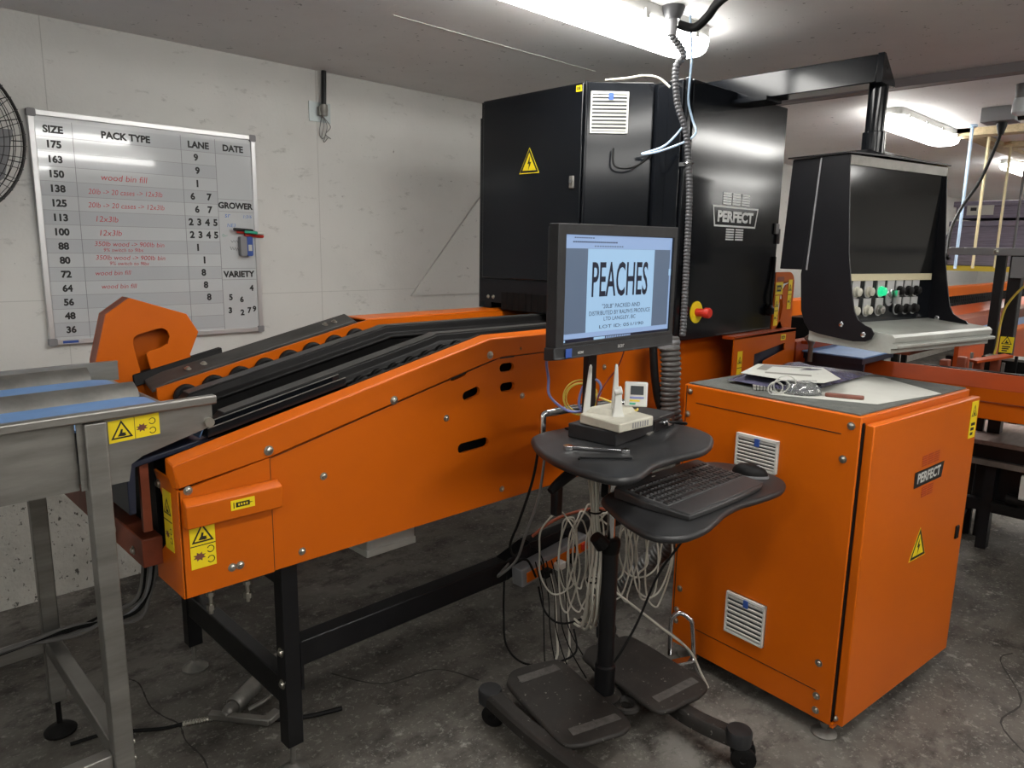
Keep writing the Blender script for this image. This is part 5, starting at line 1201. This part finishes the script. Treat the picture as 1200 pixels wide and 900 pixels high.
# low bench below it
t = thing('low_bench', 'low black bench with a pinkish worn top under the cross conveyor', 'bench', (4.62, .8, 0))
mb = MB(); mb.box((4.38, -.2, .575), (4.95, 1.08, .60)); mb.build('top', pinkw, t, bevel=.004)
mb = MB(); mb.box((4.40, -.18, .50), (4.93, 1.05, .575)); mb.build('apron', blackm, t)
mb = MB(); mb.box((4.37, -.2, .47), (4.40, 1.08, .50)); mb.build('edge_rail', steeld, t)
for x, y in ((4.42, .86), (4.87, .95), (4.42, -.15), (4.87, -.15)):
    mb = MB(); mb.box((x, y, 0), (x+.06, y+.05, .50)); mb.build('leg', blackm, t)
mb = MB(); mb.box((4.45, -.1, .20), (4.50, 1.0, .26)); mb.box((4.70, .3, .28), (4.86, .7, .47)); mb.build('lower_rail', blackm, t)
mb = MB(); mb.box((4.52, .40, .20), (4.86, .98, .46)); mb.cyl((4.60, .36, .33), (4.60, .40, .33), .07); mb.build('drive_box', blackm, t, bevel=.01)
mb = MB(); mb.box((4.40, .60, .22), (4.46, .86, .27)); mb.cyl((4.43, .62, .30), (4.43, .80, .30), .03, n=14); mb.box((4.41, .70, .26), (4.47, .74, .50)); mb.build('pneumatic_cylinder', rubber, t)
mb = MB(); mb.prism(rrect(4.375, .32, 4.415, .45, .015), 'XZ', .70, .74); mb.build('white_sensor', white, t, bevel=.004)
mb = MB(); mb.cyl((4.60, 1.0, .075), (4.60, 1.03, .075), .075, n=24); mb.build('wheel', rubber, t)
# post with grey beam and yellow cable
t = thing('gantry_post', 'black steel post carrying a grey beam above the sorting line', 'post', (4.62, .95, 0))
mb = MB(); mb.box((4.60, .905, .0), (4.67, .965, 1.56)); mb.box((4.60, .985, .0), (4.64, 1.03, 1.56)); mb.build('column', blackm, t, bevel=.003)
mb = MB(); mb.box((4.58, -1.5, 1.555), (4.66, 1.26, 1.595)); mb.build('beam', greyp, t, bevel=.003)
bolt(t, (4.58, 1.03, 1.575), (-1, 0, 0), .009)
mb = MB(); mb.box((4.56, .84, 1.44), (4.60, .95, 1.55)); mb.build('bracket', greyp, t, bevel=.003)
sticker(t, (4.598, .96, 1.045), (0, -1, 0), (0, 0, 1), (-1, 0, 0), .062, .085, 'text')
cab([(4.57, .80, 1.47), (4.56, .88, 1.40), (4.57, .945, 1.30), (4.58, .965, 1.20), (4.585, .97, 1.08), (4.58, .98, 1.00), (4.57, .99, .93)], .006, cableyl, 'sensor_cable', 'yellow cable running down the black gantry post')
t = thing('sensor', 'round black sensor eye on a grey bracket right of the gantry post', 'sensor', (4.55, .80, 1.0))
mb = MB(); mb.lathe((4.57, .79, 1.075), (-1, 0, 0), [(0, .03), (.03, .032), (.034, .028), (.034, .018), (.028, .016)], 24); mb.build('barrel', steeld, t)
mb = MB(); mb.cyl((4.537, .79, 1.075), (4.535, .79, 1.075), .017, n=20); mb.build('eye', inkb, t)
mb = MB(); mb.box((4.45, .55, 1.02), (4.60, 1.0, 1.032)); mb.box((4.56, .76, 1.03), (4.60, .82, 1.06)); mb.build('bracket', steeld, t)
# long sizer line
t = thing('sizer_line', 'long orange fruit sizing line with black chain bed in the back of the room', 'conveyor', (8, 2, 0))
mb = MB(); mb.box((5.2, 1.30, .72), (13.5, 1.325, 1.00)); mb.build('front_panel', redor, t)
mb = MB(); mb.box((5.2, 1.28, .995), (13.5, 1.36, 1.01)); mb.build('front_rim', orange, t)
mb = MB(); mb.box((5.2, 1.36, .985), (13.5, 1.58, .992)); mb.build('blue_belt', blueb, t)
mb = MB(); mb.prism([(1.58, .98), (1.62, 1.06), (1.74, 1.07), (1.74, .9), (1.58, .9)], 'YZ', 5.2, 13.5); mb.build('middle_rail', rust, t)
mb = MB(); mb.prism([(1.74, 1.06), (1.84, 1.12), (1.88, 1.12), (1.88, .9), (1.74, .9)], 'YZ', 5.2, 13.5); mb.build('orange_rail', redor, t)
mb = MB(); mb.box((5.2, 1.88, .9), (13.5, 2.44, 1.09)); mb.build('chain_bed', rubber, t)
mb = MB()
for k in range(100):
    for j in range(3): x = 5.4+.075*k; mb.cyl((x+.02*(j % 2), 1.93+.17*j, 1.088), (x+.02*(j % 2), 1.93+.17*j, 1.135), .022, .010, 6)
ob = mb.build('carrier_cups', rubber, t); ob['kind'] = 'stuff'
mb = MB(); mb.prism([(2.44, .9), (2.44, 1.20), (2.50, 1.215), (2.50, .9)], 'YZ', 5.2, 13.5); mb.build('rear_rail', orange, t)
for x in (5.4, 7.5, 9.6, 11.7):
    for y in (1.36, 2.38):
        mb = MB(); mb.box((x, y, 0), (x+.06, y+.06, .9)); mb.build('leg', blackm, t)
# rack with crates
t = thing('crate_rack', 'yellow-edged storage rack carrying purple grey crates at the back', 'rack', (8.3, 2.0, 0))
mb = MB(); mb.box((8.0, .6, 1.41), (8.8, 2.75, 1.455)); mb.build('shelf', yelp, t)
for x, y in ((8.02, 2.69), (8.74, 2.69), (8.02, .62), (8.74, .62)):
    mb = MB(); mb.box((x, y, 0), (x+.05, y+.05, 1.41)); mb.build('upright', blackm, t)
for k, (z, y1, lb) in enumerate(((1.457, 2.22, 'purple grey crate at the bottom of the stack on the yellow rack'), (1.90, 2.20, 'shallow purple grey crate with white tag on top of the rack stack'))):
    tt = thing('crate', lb, 'crate', (8.35, 1.9, z), 'stacked crates on the rack')
    hh = .42 if k == 0 else .16
    mb = MB(); mb.box((8.1, 1.4, z), (8.7, y1, z+hh)); mb.build('body', cardp, tt, bevel=.01)
    mb = MB(); mb.box((8.08, 1.38, z+hh-.05), (8.72, y1+.02, z+hh)); mb.build('lid', cardp, tt, bevel=.005)
    if k == 1:
        mb = MB(); mb.box((8.074, 1.88, z+.03), (8.08, 2.10, z+.12)); mb.box((8.072, 2.02, z+.07), (8.0745, 2.07, z+.10), 1); mb.build('tag', [paper, inkb], tt)
tt = thing('crate', 'purple grey crate standing left of the stack, partly hidden', 'crate', (8.5, 2.3, 1.457), 'stacked crates on the rack')
mb = MB(); mb.box((8.45, 2.26, 1.457), (8.79, 2.52, 1.76)); mb.build('body', cardp, tt, bevel=.01)
t = thing('yellow_tub', 'yellow plastic tub on the rack shelf beside the console', 'tub', (8.2, 2.55, 1.457))
mb = MB(); mb.ring([[(8.12, 2.36, 1.457), (8.38, 2.36, 1.457), (8.38, 2.66, 1.457), (8.12, 2.66, 1.457)], [(8.10, 2.34, 1.58), (8.40, 2.34, 1.58), (8.40, 2.68, 1.58), (8.10, 2.68, 1.58)]]); mb.build('body', yellow, t, bevel=.01)
mb = MB(); mb.box((8.09, 2.33, 1.57), (8.41, 2.69, 1.59)); mb.build('rim', yelp, t, bevel=.004)
t = thing('motor_unit', 'small dark motor unit with a wire guard above the sizer line', 'motor', (7.6, 2.5, 1.2))
mb = MB(); mb.box((7.5, 2.22, 1.216), (7.8, 2.52, 1.28)); mb.ring([[(7.5, 2.24, 1.28), (7.5, 2.50, 1.28), (7.5, 2.47, 1.33), (7.5, 2.27, 1.33)], [(7.8, 2.24, 1.28), (7.8, 2.50, 1.28), (7.8, 2.47, 1.33), (7.8, 2.27, 1.33)]]); mb.build('casing', matte, t, bevel=.008)
mb = MB(); mb.tube(cr([(7.48, 2.16, 1.20), (7.48, 2.16, 1.34), (7.48, 2.20, 1.37), (7.48, 2.45, 1.37), (7.48, 2.52, 1.34)], 4), .008, 6); mb.build('wire_guard', blackm, t)
# ceiling services at the right
mb = MB(); mb.box((4.13, -4, H-.045), (4.19, 3.4, H)); mb.cyl((4.22, -4, H-.025), (4.22, 3.4, H-.025), .018, n=10)
tag(mb.build('ceiling_conduit', mat('painted_conduit', (.20, .175, .18), .5)), 'long dark conduit pair running across the ceiling', 'conduit')
t = thing('ceiling_socket_box', 'grey electrical box on the ceiling with a hanging black cable', 'box', (5.35, 1.29, H))
mb = MB(); mb.box((5.26, 1.18, H-.085), (5.42, 1.36, H)); mb.build('body', greyp, t, bevel=.004)
mb = MB(); mb.lathe((5.34, 1.20, H-.05), (.2, -1, 0), [(0, .03), (.05, .03), (.08, .014)], 12); mb.lathe((5.34, 1.26, H-.085), (0, 0, -1), [(0, .028), (.02, .028), (.07, .014)], 12); mb.build('plug', rubber, t)
cab([(5.34, 1.26, H-.14), (5.34, 1.28, 2.2), (5.30, 1.33, 2.0), (5.20, 1.38, 1.85), (4.95, 1.36, 1.70), (4.72, 1.30, 1.56), (4.70, 1.28, 1.53)], .010, cableb, 'drop_cable', 'black cable dropping from the ceiling box to the grey beam')
cab([(5.36, 1.12, H-.05), (5.5, .9, H-.03), (5.9, .5, H-.02)], .012, cableg, 'ceiling_lead', 'grey lead leaving the ceiling box sideways')
t = thing('ceiling_bulb', 'bare pale bulb in a grey holder on the ceiling at the picture edge', 'bulb', (4.68, 1.03, H))
mb = MB(); mb.lathe((4.68, 1.03, H), (0, 0, -1), [(0, .035), (.07, .03)], 16); mb.build('holder', greyp, t)
mb = MB(); mb.lathe((4.68, 1.03, H-.07), (0, 0, -1), [(0, .034), (.02, .04), (.07, .04), (.085, .02)], 16); mb.build('globe', bulbm, t)
for x, y, m_, lb in ((5.885, 1.56, cablelb, 'pale blue rod hanging from the ceiling, first of the row'), (6.24, 1.54, ropem, 'pale yellow rod hanging from the ceiling next to the blue one'), (6.91, 1.55, ropem, 'pale yellow rod hanging further back above the crates'), (7.2, 1.50, conduitm, 'thin grey rod hanging above the crates, last of the row')):
    mb = MB(); mb.cyl((x, y, 1.46), (x, y, H-.02), .010, n=10); mb.lathe((x, y, H), (0, 0, -1), [(0, .03), (.015, .03), (.02, .015)], 10)
    tag(mb.build('hanging_rod', m_), lb, 'rod', 'rods hanging from the ceiling')
